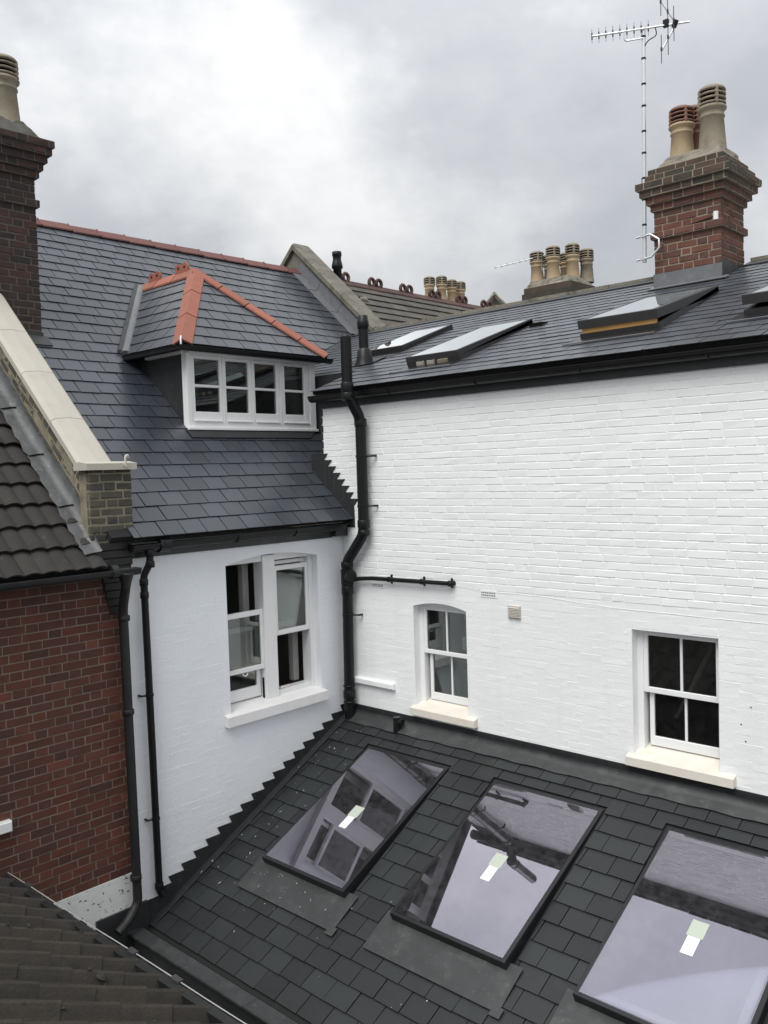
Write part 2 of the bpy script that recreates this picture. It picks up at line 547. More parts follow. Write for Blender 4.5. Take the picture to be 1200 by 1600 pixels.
m_hole = M('air_brick_void', (.02, .02, .02), .9, .1)
m_asph = M('yard_concrete', (.22, .21, .20), .9, .2, 1.5, .5, 20)
m_curtain = M('net_curtain', (.45, .45, .42), .9, .1, 6)
m_flakes = M('paint_flakes', (.45, .45, .44), .7, .1)
g_win = glass('window_glass', .015, (1, 1, 1), .03, 1.5, (.72, .76, .74))
g_sky = glass('coated_rooflight_glass', .03, (.905, .865, 1.0), .265, 1.6, (.74, .78, .77))
g_rw = glass('roof_window_glass', .03, (.97, 1.0, 1.0), .55, 1.6, (.5, .53, .53))
m_patch = M('flaking_white_paint', (.66, .67, .66), .7, .08, 5, .8, 30, stain=[(26, .60, .625, (.035, .035, .035), .9, (1, .7, 1))])

# ------------------------------------------------------------------ ground
mb = MB(); mb.add([(-150, -150, -4.2), (150, -150, -4.2), (150, 150, -4.2), (-150, 150, -4.2)], [(0, 1, 2, 3)])
g_ = part(mb, 'ground', m_asph); tag(g_, kind='structure')

# frames
FA = Fr((0, 0, 0), (1, 0, 0), (0, 0, 1))          # long white wall, faces -Y
FB = Fr((0, 0, 0), (0, 1, 0), (0, 0, 1))          # short white wall, faces +X
pB, pA, pC = R(41.4), R(20.4), R(28)
RB = Fr((.15, 0, 2.15), (0, 1, 0), (-math.cos(pB), 0, math.sin(pB)))
RA = Fr((0, -.15, 3.62), (1, 0, 0), (0, math.cos(pA), math.sin(pA)))
RC = Fr((0, 0, -.09), (1, 0, 0), (0, math.cos(pC), math.sin(pC)))
zA = lambda y: 3.62 + (y + .15) * math.tan(pA)
zB = lambda x: 2.15 + (.15 - x) * math.tan(pB)
zC = lambda y: -.09 + y * math.tan(pC)

def arch_fill(mb, fr, u0, u1, vs, vc, vtop, n0, n1, seg=14):
    """wall between a segmental arch (springing vs, crown vc) and the level vtop"""
    c = (u1 - u0) / 2; s_ = vc - vs; r = (c * c + s_ * s_) / (2 * s_); uc = (u0 + u1) / 2
    prev = None
    for i in range(seg + 1):
        u = u0 + (u1 - u0) * i / seg
        v = vc - r + math.sqrt(max(0, r * r - (u - uc) ** 2))
        if prev: mb.prism(fr, [prev, (u, v), (u, vtop), (prev[0], vtop)], n0, n1)
        prev = (u, v)
def room(parent, x0, x1, y0, y1, z0, z1, open_):
    c = [(x0, y0, z0), (x1, y0, z0), (x1, y1, z0), (x0, y1, z0), (x0, y0, z1), (x1, y0, z1), (x1, y1, z1), (x0, y1, z1)]
    f = {'-y': (0, 1, 5, 4), '+x': (1, 2, 6, 5), '+y': (2, 3, 7, 6), '-x': (3, 0, 4, 7), 'top': (4, 5, 6, 7)}
    a = MB(); a.add(c, [q for k, q in f.items() if k != open_])
    part(a, 'room_wall', m_room, parent)
    a = MB(); a.add([(x0, y0, z0), (x1, y0, z0), (x1, y1, z0), (x0, y1, z0)], [(0, 1, 2, 3)])
    part(a, 'room_floor', m_floor, parent)

def pane(parent, fr, u0, u1, v0, v1, n, name='pane', mat=None):
    a = MB(); a.box(fr, u0, u1, v0, v1, n - .004, n)
    return part(a, name, mat or g_win, parent)

def sash(parent, fr, u0, u1, v0, v1, n0, n1, st=.045, top=.045, bot=.06, bars=0, name='sash', mat=None, hbars=(), barw=.022):
    """one glazed sash: stiles, rails, bars and panes"""
    mat = mat or m_gloss
    a = MB()
    a.bbox(fr, u0, u0 + st, v0, v1, n0, n1); a.bbox(fr, u1 - st, u1, v0, v1, n0, n1)
    a.bbox(fr, u0 + st, u1 - st, v0, v0 + bot, n0, n1 - .001); a.bbox(fr, u0 + st, u1 - st, v1 - top, v1, n0, n1 - .001)
    us = [u0 + st + (u1 - u0 - 2 * st) * (i + 1) / (bars + 1) for i in range(bars)]
    for x in us: a.bbox(fr, x - barw / 2, x + barw / 2, v0 + bot, v1 - top, n0, n1 - .004)
    for y in hbars: a.bbox(fr, u0 + st, u1 - st, y - barw / 2, y + barw / 2, n0, n1 - .006)
    o = part(a, name, mat, parent)
    xs = [u0 + st] + us + [u1 - st]
    ys = [v0 + bot] + list(hbars) + [v1 - top]
    for i in range(len(xs) - 1):
        for j in range(len(ys) - 1):
            pane(parent, fr, xs[i], xs[i + 1], ys[j], ys[j + 1], (n0 + n1) / 2 + .002)
    return o

# ================================================================== LONG WHITE REAR WING
RW = thing('rear_wing', 'long white painted brick wing with slate roof, right of the inner corner', 'building', (3.5, 1.8, -4.2))
WR = (3.587, .10, 4.352, 1.230)      # right window opening
W2 = (1.040, .13, 1.755, 1.275)      # small arched window opening
mb = MB()
XL, XR = -.30, 8.0
T = .26
def wallbox(u0, u1, v0, v1): mb.box(FA, u0, u1, v0, v1, -T, -.0026)
wallbox(XL, XR, -4.2, WR[1]); 
wallbox(XL, W2[0], WR[1], 3.60); wallbox(W2[2], WR[0], WR[1], 3.60); wallbox(WR[2], XR, WR[1], 3.60)
wallbox(W2[0], W2[2], W2[3], 3.60); wallbox(WR[0], WR[2], WR[3], 3.60)
wallbox(W2[0], W2[2], WR[1], W2[1])
arch_fill(mb, FA, W2[0], W2[2], 1.222, 1.274, 1.2751, -T, -.0026)
wallA = part(mb, 'wall', m_white, RW)
hol = [(WR[0], -1, WR[2], WR[3]), (W2[0], -1, W2[2], W2[3] + .01), (3.52, -1, 4.49, .13), (.99, -1, 1.88, .14)]
it = bond(FA, XL, 6.6, 1.462, 3.425, hol, course=.0701, st=.224, hd=.108, joint=.0055, proud=(-.0004, .0012), c=.0036, jit=.0020, rnd=random.Random(21), nvar=14, vj=.0095, loose=.03)
emit('brick', wallA, it, m_white)
it = bond(FA, XL + .35, 6.6, -.02, 1.455, hol, course=.0703, st=.235, hd=.112, joint=.005, proud=(-.0025, -.0017), c=.0022, jit=.0014, rnd=random.Random(22), nvar=14, vj=.006, loose=.03)
lowb = MB()
for k_, vs_, fs, mt, ar in it: lowb.add([mt @ Vector(q) for q in vs_], fs)
part(lowb, 'brick', m_white, wallA, kind='stuff')
mb = MB()      # thick paint edge where the older coat ends
pts = [(1.58, 1.487), (1.92, 1.452), (2.6, 1.448), (3.4, 1.405), (4.3, 1.392), (5.4, 1.392)]
mb.tube([FA.p(u, v + random.uniform(-.003, .003), -.001) for a, b in zip(pts, pts[1:]) for u, v in [(a[0] + (b[0] - a[0]) * k / 8, a[1] + (b[1] - a[1]) * k / 8) for k in range(8)]], .0022, 6)
part(mb, 'paint_edge', m_white, RW)
# dark clad return walls of the notch beside the dormer
mb = MB(); mb.wbox(XL - .012, XL, .0, .62, 2.2, 3.66)
mb.add([(-2.2, .60, 2.2), (-.312, .60, 2.2), (-.312, .60, zA(.6)), (-2.2, .60, zA(.6)), (-2.2, .64, 2.2), (-.312, .64, 2.2), (-.312, .64, zA(.6)), (-2.2, .64, zA(.6))], [(0, 1, 2, 3), (4, 7, 6, 5), (0, 4, 5, 1), (3, 2, 6, 7)])
part(mb, 'notch_cladding', m_leadd, RW)
mb = MB()      # end trim with little teeth beside the dormer
for k in range(9):
    mb.box(FA, XL - .02, XL + .018 + random.uniform(0, .01), 2.60 + k * .092, 2.68 + k * .092, -.02, .006)
part(mb, 'edge_flashing', m_leadd, RW)
mb = MB(); mb.box(FA, XL - .02, XR, 3.424, 3.615, -.02, .022)
part(mb, 'fascia', m_fascia, RW)
def gutter(parent, path0, path1, outw, r, mat, name='gutter', lip=.012):
    """half-round gutter from path0 to path1; outw = horizontal outward direction"""
    a, b = Vector(path0), Vector(path1); o = Vector(outw).normalized(); z = Vector((0, 0, 1))
    prof = []
    for k in range(11):
        an = math.pi + math.pi * k / 10
        prof.append((math.cos(an) * r, math.sin(an) * r))
    prof = [(-r, lip)] + prof + [(r, lip), (r + .006, lip), (r + .006, lip - .010)]
    inner = [(x * .86, y * .86 + .002) for x, y in prof[1:-2]]
    ring = prof + inner[::-1]
    P = [p + o * x + z * y for p in (a, b) for x, y in ring]
    n = len(ring)
    g = MB(); g.add(P, [(i, (i + 1) % n, n + (i + 1) % n, n + i) for i in range(n)])
    cap = [(math.cos(math.pi + math.pi * k / 10) * r, math.sin(math.pi + math.pi * k / 10) * r) for k in range(11)] + [(r, lip), (-r, lip)]
    for p in (a, b): g.add([p + o * x + z * y for x, y in cap], [tuple(range(13))])
    return part(g, name, mat, parent)
gu = gutter(RW, (XL - .05, -.098, 3.556), (XR, -.098, 3.556), (0, -1, 0), .062, m_black)
for x in (.9, 2.05, 3.2, 4.35, 5.5):
    a = MB(); a.tube([(x, -.098 + math.cos(t) * .066, 3.556 + math.sin(t) * .066) for t in [math.pi * (1 + k / 8) for k in range(9)]], .007, 6)
    part(a, 'gutter_bracket', m_black, gu)
# roof sheathing
vT = 3.55 / math.cos(pA)
def xval(y): return .15 - (zA(y) - 2.15) / math.tan(pB)
mb = MB()
mb.prism(RA, [(XL, .02), (XR, .02), (XR, .82), (XL, .82)], -.05, -.003)
mb.prism(RA, [(xval(.6) - .05, .82), (XR, .82), (XR, vT), (xval(3.4) - .05, vT)], -.05, -.003)
roofA = part(mb, 'roof', m_under, RW)
RWIN = [(-.90, 1.40, -.22, 2.42, .012), (.70, .42, 1.44, 1.84, .050), (2.78, .62, 3.60, 1.97, .115), (4.36, .62, 5.18, 1.97, .115)]
cA = math.cos(pA)
holesA = [(a - .05, (b + .15) / cA - .24, c + .05, (d + .15) / cA + .03) for a, b, c, d, h in RWIN]
holesA.append((2.54, (2.72 + .15) / cA, 3.36, 9))
v06 = .75 / cA
regA = [[(XL + .02, -.03), (6.8, -.03), (6.8, v06), (XL + .02, v06)], [(xval(.6) + .05, v06), (6.8, v06), (6.8, vT - .16), (xval(3.25) + .05, vT - .16)]]
it = slates(RA, regA, holesA, v0=-.03, vmax=vT - .16, g=.19, w=.243, gap=.006, lift=.0125, th=.005, u0=-4.2, u1=6.9, rnd=random.Random(31))
emit('slate', roofA, it, m_slateA)
mb = MB()      # lead over the valley against the main roof
a, b = Vector((xval(.6), .6, zA(.6))), Vector((xval(3.4), 3.4, zA(3.4)))
s_ = (b - a).normalized()
for sg, nn in ((RA.N, 1), (RB.N, -1)):
    d = nn * sg.cross(s_) if False else None
dA = RA.N.cross(s_).normalized(); dA = dA if dA.x > 0 else -dA
dB = RB.N.cross(s_).normalized(); dB = dB if dB.x < 0 else -dB
mb.add([a + RA.N * .004, b + RA.N * .004, b + dA * .11 + RA.N * .004, a + dA * .11 + RA.N * .004], [(0, 1, 2, 3)])
mb.add([a + RB.N * .004, b + RB.N * .004, b + dB * .11 + RB.N * .004, a + dB * .11 + RB.N * .004], [(0, 1, 2, 3)])
part(mb, 'valley_lead', m_leadm, RW)
mb = MB(); mb.prism(RA, [(xval(3.25), vT - .20), (2.5, vT - .20), (2.5, vT), (xval(3.4), vT)], .012, .024)
mb.prism(RA, [(3.38, vT - .20), (XR, vT - .20), (XR, vT), (3.38, vT)], .012, .024)
part(mb, 'cover_flashing', m_leadm, RW)

# windows of the wing
def win_right():
    mb = MB(); a0, b0, a1, b1 = WR
    mb.bbox(FA, a0 - .02, a0 + .055, b0, b1 + .02, -.20, -.095); mb.bbox(FA, a1 - .022, a1 + .02, b0, b1 + .02, -.20, -.095)
    mb.bbox(FA, a0 + .055, a1 - .022, b1 - .028, b1 + .02, -.20, -.096)
    w = part(mb, 'window', m_gloss, RW, label='white two over two sash window on the right of the long wall')
    sash(w, FA, a0 + .055, a1 - .022, .665, b1 - .028, -.135, -.10, st=.042, top=.03, bot=.05, bars=1)
    sash(w, FA, a0 + .085, a1 - .022, .185, .70, -.18, -.145, st=.042, top=.03, bot=.085, bars=1)
    s_ = MB(); s_.prism(Fr((3.54, 0, 0), (0, -1, 0), (0, 0, 1)), [(-.20, .17), (-.20, .06), (.060, .045), (.060, .095)], 0, -.94)
    s_.v = [(x if x < 3.6 else x, y, z) for x, y, z in s_.v]
    s_ = MB()
    pr = [(.20, .185), (.20, .03), (-.060, .03), (-.060, .105)]
    P = [(x, y, z) for x in (3.535, 4.485) for y, z in pr]
    s_.add(P, [(0, 3, 2, 1), (4, 5, 6, 7), (0, 1, 5, 4), (1, 2, 6, 5), (2, 3, 7, 6), (3, 0, 4, 7)])
    part(s_, 'sill', m_sill, w)
    room(w, a0 - .6, a1 + .6, .27, 2.2, b0 - .6, b1 + .4, '-y')
    c = MB()       # pale rail and beam inside, seen through the glass
    c.tube([(3.75, .5, .35), (4.1, .9, 1.3)], .025, 8); c.tube([(4.15, .5, .25), (4.5, .95, 1.15)], .025, 8)
    part(c, 'interior_rail', m_curtain, w)
win_right()
def win_small():
    mb = MB(); a0, b0, a1, b1 = W2
    mb.bbox(FA, a0 - .02, a0 + .060, b0, b1, -.20, -.095); mb.bbox(FA, a1 - .03, a1 + .02, b0, b1, -.20, -.095)
    mb.bbox(FA, a0 + .06, a1 - .03, 1.205, b1 + .02, -.20, -.096)
    w = part(mb, 'window', m_gloss, RW, label='white arched two over two sash window nearest the soil pipe')
    sash(w, FA, a0 + .060, a1 - .03, .705, 1.205, -.135, -.10, st=.04, top=.03, bot=.045, bars=1)
    sash(w, FA, a0 + .095, a1 - .03, .195, .735, -.18, -.145, st=.04, top=.03, bot=.08, bars=1)
    s_ = MB(); pr = [(.20, .20), (.20, .05), (-.060, .05), (-.060, .122)]
    P = [(x, y, z) for x in (1.0, 1.872) for y, z in pr]
    s_.add(P, [(0, 3, 2, 1), (4, 5, 6, 7), (0, 1, 5, 4), (1, 2, 6, 5), (2, 3, 7, 6), (3, 0, 4, 7)])
    part(s_, 'sill', m_sill, w)
    c = MB(); c.box(FA, 1.60, 1.70, .79, .93, -.128, -.124); part(c, 'notice', m_paper, w)
    c = MB(); c.box(FA, 1.655, 1.70, .30, .43, -.172, -.168); part(c, 'notice', m_paper, w)
    room(w, a0 - .5, a1 + .5, .27, 1.4, b0 - .5, b1 + .3, '-y')
    c = MB(); c.wbox(1.0, 1.8, .9, 1.2, .3, .36); c.wbox(1.0, 1.8, .9, 1.2, .75, .80); part(c, 'interior_shelf', m_curtain, w)
win_small()

# small fittings on the wing's wall
mb = MB(); mb.bbox(FA, .13, .75, .265, .335, -.02, .045, .010); part(mb, 'ledge', m_white, RW)
def airbrick(u0, v0, u1, v1):
    f = MB(); f.bbox(FA, u0 - .012, u1 + .012, v0 - .012, v1 + .012, -.03, .0035, .003)
    o = part(f, 'air_brick', m_white, RW)
    h = MB()
    for i in range(8):
        for j in range(2):
            a = u0 + (u1 - u0) * (i + .2) / 8; b = v0 + (v1 - v0) * (j + .2) / 2
            h.box(FA, a, a + (u1 - u0) / 8 * .55, b, b + (v1 - v0) / 2 * .55, -.01, .0045)
    part(h, 'holes', m_hole, o)
airbrick(.445, 1.393, .610, 1.425)
airbrick(1.960, 1.400, 2.137, 1.450)
mb = MB(); mb.bbox(FA, 2.285, 2.430, 1.210, 1.335, -.02, .016, .004)
ev = part(mb, 'extractor_grille', m_grille, RW)
for k in range(7):
    a = MB(); v = 1.222 + k * .0148
    a.add([FA.p(2.297, v, .016), FA.p(2.418, v, .016), FA.p(2.418, v, .026), FA.p(2.297, v, .026), FA.p(2.297, v + .011, .016), FA.p(2.418, v + .011, .016)], [(0, 3, 2, 1), (3, 4, 5, 2), (0, 4, 3), (1, 2, 5)])
    part(a, 'louvre', m_grille, ev)
for u, v in ((4.61, .705), (4.53, .555), (4.565, .42)):
    a = MB(); a.lathe((0, 0, 0), [(.0, .0), (.005, .002), (.006, .005), (0, .006)], 8)
    a.v = [tuple(FA.p(u + x, v + y, z - .003)) for x, y, z in a.v]
    part(a, 'wall_plug', m_soot, RW)

# ================================================================== PARTY WALL behind the wing and main roof
PW = thing('party_wall', 'weathered grey party wall with sloping coping between the two main roofs', 'wall', (-3, 3.6, -4.2))
mb = MB()
AX, AZ = -4.52, 6.72            # apex
Fy = Fr((0, 0, 0), (1, 0, 0), (0, 0, 1))
cz = lambda x: (AZ - (x - AX) * .90) if x > AX else (AZ + (x - AX) * .90)
xk = AX + (AZ - 5.0) / .90
mb.prism(FA, [(-9.0, -4.2), (8, -4.2), (8, 4.93), (xk, 4.93), (AX, AZ - .08), (-9.0, cz(-9) - .08)], -3.72, -3.42)
part(mb, 'wall_body', m_oldstone, PW)
# coping stones down the slope
def slope_stones(x0, x1, n, sgn):
    for i in range(n):
        a = x0 + (x1 - x0) * i / n; b = x0 + (x1 - x0) * (i + 1) / n - .006 * (1 if x1 > x0 else -1)
        q = MB()
        P = []
        for x in (a, b):
            z = cz(x)
            P += [(x, 3.36, z - .10), (x, 3.36, z - .01), (x, 3.42, z + .02), (x, 3.74, z + .02), (x, 3.80, z - .01), (x, 3.80, z - .10)]
        q.add(P, [(i_, (i_ + 1) % 6, 6 + (i_ + 1) % 6, 6 + i_) for i_ in range(6)] + [(5, 4, 3, 2, 1, 0), (6, 7, 8, 9, 10, 11)])
        part(q, 'coping_stone', m_oldstone, PW)
slope_stones(AX, xk, 4, 1)
slope_stones(AX - .006, -8.5, 6, -1)
x = xk + .01
while x < 7.4:
    w_ = .6
    if not (2.35 < x < 3.4):
        q = MB(); zz = 4.995 + random.uniform(-.004, .004); xe = min(x + w_ - .008, 2.53 if x < 2.5 else 99)
        P = []
        for xx in (x, xe):
            P += [(xx, 3.37, zz - .06), (xx, 3.37, zz), (xx, 3.55, zz + .035), (xx, 3.76, zz), (xx, 3.76, zz - .06)]
        q.add(P, [(i_, (i_ + 1) % 5, 5 + (i_ + 1) % 5, 5 + i_) for i_ in range(5)] + [(4, 3, 2, 1, 0), (5, 6, 7, 8, 9)])
        part(q, 'coping_stone', m_flaunch, PW)
    x += w_
# raking lead flashing along the main roof
vr = (.15 + 4.47) / math.cos(pB)
mb = MB()
for i in range(3):
    v0_, v1_ = 4.20 + i * .66, 4.20 + (i + 1) * .66 - .01
    v1_ = min(v1_, vr)
    mb.prism(RB, [(3.22, v0_), (3.42, v0_), (3.42, v1_), (3.22, v1_)], .014, .024 + .003 * i)
    mb.prism(RB, [(3.405, v0_), (3.42, v0_), (3.42, v1_), (3.405, v1_)], .02, .20)
part(mb, 'raking_flashing', m_lead, PW)

# ================================================================== MAIN HOUSE (short white wall, main slate roof)
MH = thing('main_house', 'white walled house with steep blue slate roof and red clay ridge', 'building', (-2.2, -1.3, -4.2))
OB = (-1.673, .17, -.413, 1.84)
mb = MB()
def wb(u0, u1, v0, v1): mb.box(FB, u0, u1, v0, v1, -.26, -.004)
wb(-2.83, 0.0, -4.2, OB[1]); wb(-2.83, OB[0], OB[1], 2.08); wb(OB[2], 0.0, OB[1], 2.08); wb(OB[0], OB[2], OB[3], 2.08)
arch_fill(mb, FB, OB[0], OB[2], 1.765, 1.8395, 1.8401, -.26, -.004)
wallB = part(mb, 'wall', m_whiteB, MH)
it = bond(FB, -2.82, -.005, -1.5, 1.95, [(OB[0] - .01, -.02, OB[2] + .01, OB[3] + .01), (-1.79, .1, -.36, .26)], course=.0765, joint=.004, proud=(-.0040, -.0031), c=.002, jit=.001, rnd=random.Random(41), vj=.0015, loose=.12)
lowb = MB()
for k_, vs_, fs, mt, ar in it: lowb.add([mt @ Vector(q) for q in vs_], fs)
part(lowb, 'brick', m_whiteB, wallB, kind='stuff')
mb = MB(); mb.box(FB, -2.80, -.19, 1.945, 2.10, -.02, .020); mb.box(FB, -.188, .0, 1.955, 2.10, -.02, .075)
part(mb, 'fascia', m_fascia, MH)
mb = MB(); mb.wbox(.0, .13, -2.80, 0, 2.082, 2.094); part(mb, 'soffit', m_fascia, MH)
gb = gutter(MH, (.115, -2.80, 2.062), (.115, -.10, 2.082), (1, 0, 0), .055, m_black)
for y in (-2.48, -1.62, -.85):
    a = MB(); zz = 2.062 + (y + 2.8) / 2.7 * .02
    a.tube([(.115 + math.cos(t) * .061, y, zz + math.sin(t) * .061) for t in [math.pi * (1 + k / 8) for k in range(9)]] + [(.176, y, zz + .02)], .008, 6)
    part(a, 'gutter_bracket', m_black, gb)
a = MB(); a.tube([(.115, -2.52, 2.055), (.115, -2.40, 2.056)], .067, 14); part(a, 'gutter_union', m_black, gb)
# roof
vRidge = (.15 + 4.47) / math.cos(pB)
mb = MB()
mb.prism(RB, [(-3.0, .02), (0.0, .02), (0.0, .62), (.6, .62), (.6, 2.6), (3.42, 4.2), (3.42, vRidge), (-3.0, vRidge)], -.06, -.003)
mb.add([(-4.47, -3.0, zB(-4.47) - .03), (-4.47, 3.42, zB(-4.47) - .03), (-9.2, 3.42, 2.2), (-9.2, -3.0, 2.2)], [(0, 1, 2, 3)])
roofB = part(mb, 'roof', m_under, MH)
vv = lambda x: (.15 - x) / math.cos(pB)
regB = [[(-2.80, -.02), (.60, -.02), (.60, vRidge), (-2.80, vRidge)], [(.60, vv(xval(.6)) + .06), (3.41, vv(xval(3.4)) + .06), (3.41, vRidge), (.60, vRidge)]]
holB = [(.0, -.1, .62, .62), (-1.30, 1.68, .50, 2.75)]
it = slates(RB, regB, holB, v0=-.02, vmax=vRidge - .05, g=.203, w=.243, gap=.009, lift=.016, th=.0065, u0=-3.3, u1=3.6, phase=.09, rnd=random.Random(51))
emit('slate', roofB, it, m_slateB)
def vtile(parent, a, b, d1, d2, w, th, mat, name):
    """angled ridge or hip tile: two wings running from a to b"""
    a, b = Vector(a), Vector(b); d1 = Vector(d1).normalized(); d2 = Vector(d2).normalized()
    up = -(d1 + d2).normalized()
    P = []
    for p in (a, b):
        P += [p + d1 * w, p, p + d2 * w, p + d2 * w + up * th * 1.2, p + up * th * 1.5, p + d1 * w + up * th * 1.2]
    q = MB(); q.add(P, [(i_, (i_ + 1) % 6, 6 + (i_ + 1) % 6, 6 + i_) for i_ in range(6)] + [(5, 4, 3, 2, 1, 0), (6, 7, 8, 9, 10, 11)])
    return part(q, name, mat, parent)
zr = zB(-4.47) + .03
y = -2.60; i = 0
while y < 3.38:
    e_ = min(y + .44, 3.40); j_ = random.uniform(-.004, .004)
    vtile(MH, (-4.47, y, zr + j_), (-4.47, e_ - .006, zr + .008 + j_), (math.cos(pB), 0, -math.sin(pB)), (-math.cos(pB), 0, -math.sin(pB)), .15, .016, m_ridge, 'ridge_tile')
    q = MB(); q.tube([(-4.47 + .152 * math.cos(pB), e_ - .012, zr - .152 * math.sin(pB) + .022), (-4.47, e_ - .012, zr + .036), (-4.47 - .152 * math.cos(pB), e_ - .012, zr - .152 * math.sin(pB) + .022)], .011, 6); part(q, 'ridge_joint', m_ridge, MH)
    y += .44
# stepped flashing of the main roof on the wing's wall
for k in range(8):
    zt = 2.375 + k * .0755; x0 = .205 - k * .069
    q = MB(); xl, xr = x0 - .10, x0 + .012
    bt = max(zB(x0) - .05, zt - .45); q.prism(FA, [(x0 - .20, bt), (x0 - .005, bt), (x0 - .005, zt - .0755), (x0 + .062, zt), (x0 - .20, zt)], -.002, .006 + k * .002)
    part(q, 'step_flashing', m_leadd, MH)
# window
mb = MB()
mb.bbox(FB, OB[0] - .02, -1.625, .26, 1.82, -.24, -.10); mb.bbox(FB, -.468, OB[2] + .02, .26, 1.82, -.24, -.10)
mb.bbox(FB, -1.130, -.960, .26, 1.82, -.24, -.085, .006)
mb.bbox(FB, -1.625, -1.130, 1.755, 1.85, -.24, -.10); mb.bbox(FB, -.960, -.468, 1.755, 1.85, -.24, -.10)
wB = part(mb, 'window', m_gloss, MH, label='tall white twin sash window with both lights partly open')
sash(wB, FB, -1.625, -1.130, .605, 1.245, -.150, -.110, st=.035, top=.055, bot=.05)
sash(wB, FB, -1.625, -1.145, .305, 1.075, -.205, -.165, st=.05, top=.05, bot=.12)
sash(wB, FB, -.960, -.468, .925, 1.685, -.150, -.110, st=.04, top=.05, bot=.055)
sash(wB, FB, -.960, -.468, 1.000, 1.735, -.205, -.165, st=.045, top=.04, bot=.06)
mb = MB(); mb.bbox(FB, -.960, -.468, .26, .325, -.24, -.12); mb.bbox(FB, -1.13, -1.10, .27, .50, -.16, -.12)
part(mb, 'sash_box', m_gloss, wB)
q = MB(); q.tube([(-.10, -1.40 + math.cos(t) * .03, .600 + math.sin(t) * .03) for t in [math.pi * (1 + k / 6) for k in range(7)]], .006, 6); part(q, 'sash_lift', m_gloss, wB)
q = MB(); q.wbox(-.15, -.13, -.90, -.77, .33, .355); part(q, 'soap_block', m_sill, wB)
s_ = MB(); pr = [(-.24, .30), (-.24, .13), (.062, .13), (.062, .232)]
P = [(x, yy, z) for yy in (-1.760, -.375) for x, z in pr]
s_.add(P, [(3, 2, 1, 0), (4, 5, 6, 7), (4, 0, 1, 5)[::-1], (5, 1, 2, 6)[::-1], (6, 2, 3, 7)[::-1], (7, 3, 0, 4)[::-1]])
part(s_, 'sill', m_sillw, wB)
room(wB, -2.4, -.27, -2.2, .0 - .1, -.4, 2.04, '+x')
q = MB()
for k in range(10):
    q.box(FB, -.56 + k * .008, -.553 + k * .008, .33, 1.8, -.36 - .03 * (k % 2), -.30 - .03 * (k % 2))
    q.box(FB, -1.235 + k * .008, -1.228 + k * .008, .33, 1.8, -.36 - .03 * (k % 2), -.30 - .03 * (k % 2))
part(q, 'curtain', m_curtain, wB)

# ================================================================== DORMER
DM = thing('dormer', 'hipped slate dormer with red clay hips and white four light window', 'dormer', (-1.4, -.39, 3.2))
XF = -1.04; Y0, Y1 = -1.352, .575
ze = 4.135; xe = -.90; ye0, ye1 = -1.475, .70
ap = Vector((-2.12, -.39, 5.27)); xb = .15 - (5.27 - 2.15) / math.tan(pB)
# cheeks (lead clad)
def cheek(yy, n):
    q = MB(); d = .05 * n
    P = [(XF, yy, zB(XF) - .05), (XF, yy, ze), (.15 - (ze - 2.15) / math.tan(pB) - .1, yy, ze)]
    q.add(P + [(x, yy + d, z) for x, _, z in P], [(0, 1, 2), (5, 4, 3), (0, 3, 4, 1), (1, 4, 5, 2), (2, 5, 3, 0)])
    part(q, 'cheek', m_leadd, DM)
cheek(Y0 + .003, 1); cheek(Y1 - .003, -1)
# hip roof planes as frames
def plane(o, u, v): return Fr(o, u, v)
fF = plane((xe, ye0, ze), (0, 1, 0), (ap - Vector((xe, ap.y, ze))))
LF = (ap - Vector((xe, ap.y, ze))).length; wF = ye1 - ye0
fL = plane((xe, ye0, ze), (-1, 0, 0), (Vector((ap.x, ap.y, ap.z)) - Vector((ap.x, ye0, ze))))
fL = Fr((0, ye0, ze), (1, 0, 0), (Vector((0, ap.y - ye0, ap.z - ze))))
LL = math.hypot(ap.y - ye0, ap.z - ze)
fR = Fr((0, ye1, ze), (-1, 0, 0), (Vector((0, ap.y - ye1, ap.z - ze))))
LR = math.hypot(ap.y - ye1, ap.z - ze)
xv0 = .15 - (ze - 2.15) / math.tan(pB)      # where the eave level meets the main roof
polyF = [(0, 0), (wF, 0), (ap.y - ye0, LF)]
polyL = [(xv0, 0), (xe, 0), (ap.x, LL), (xb, LL)]
polyR = [(-xe, 0), (-xv0, 0), (-xb, LR), (-ap.x, LR)]
mb = MB()
for f_, pl in ((fF, polyF), (fL, polyL), (fR, polyR)): mb.prism(f_, ccw(pl), -.04, -.003)
mb.add([(xe + .02, ye0, ze - .045), (xe + .02, ye1, ze - .045), (xv0, ye1, ze - .045), (xv0, ye0, ze - .045)], [(0, 1, 2, 3)])
rD = part(mb, 'roof', m_under, DM)
it = []
for f_, pl, sd_, l_ in ((fF, polyF, 1, LF), (fL, polyL, 2, LL), (fR, polyR, 3, LR)):
    it += slates(f_, [pl], (), v0=-.015, vmax=l_, g=.195, w=.243, gap=.009, lift=.016, th=.0065, u0=-4, u1=4, rnd=random.Random(60 + sd_))
emit('slate', rD, it, m_slateB)
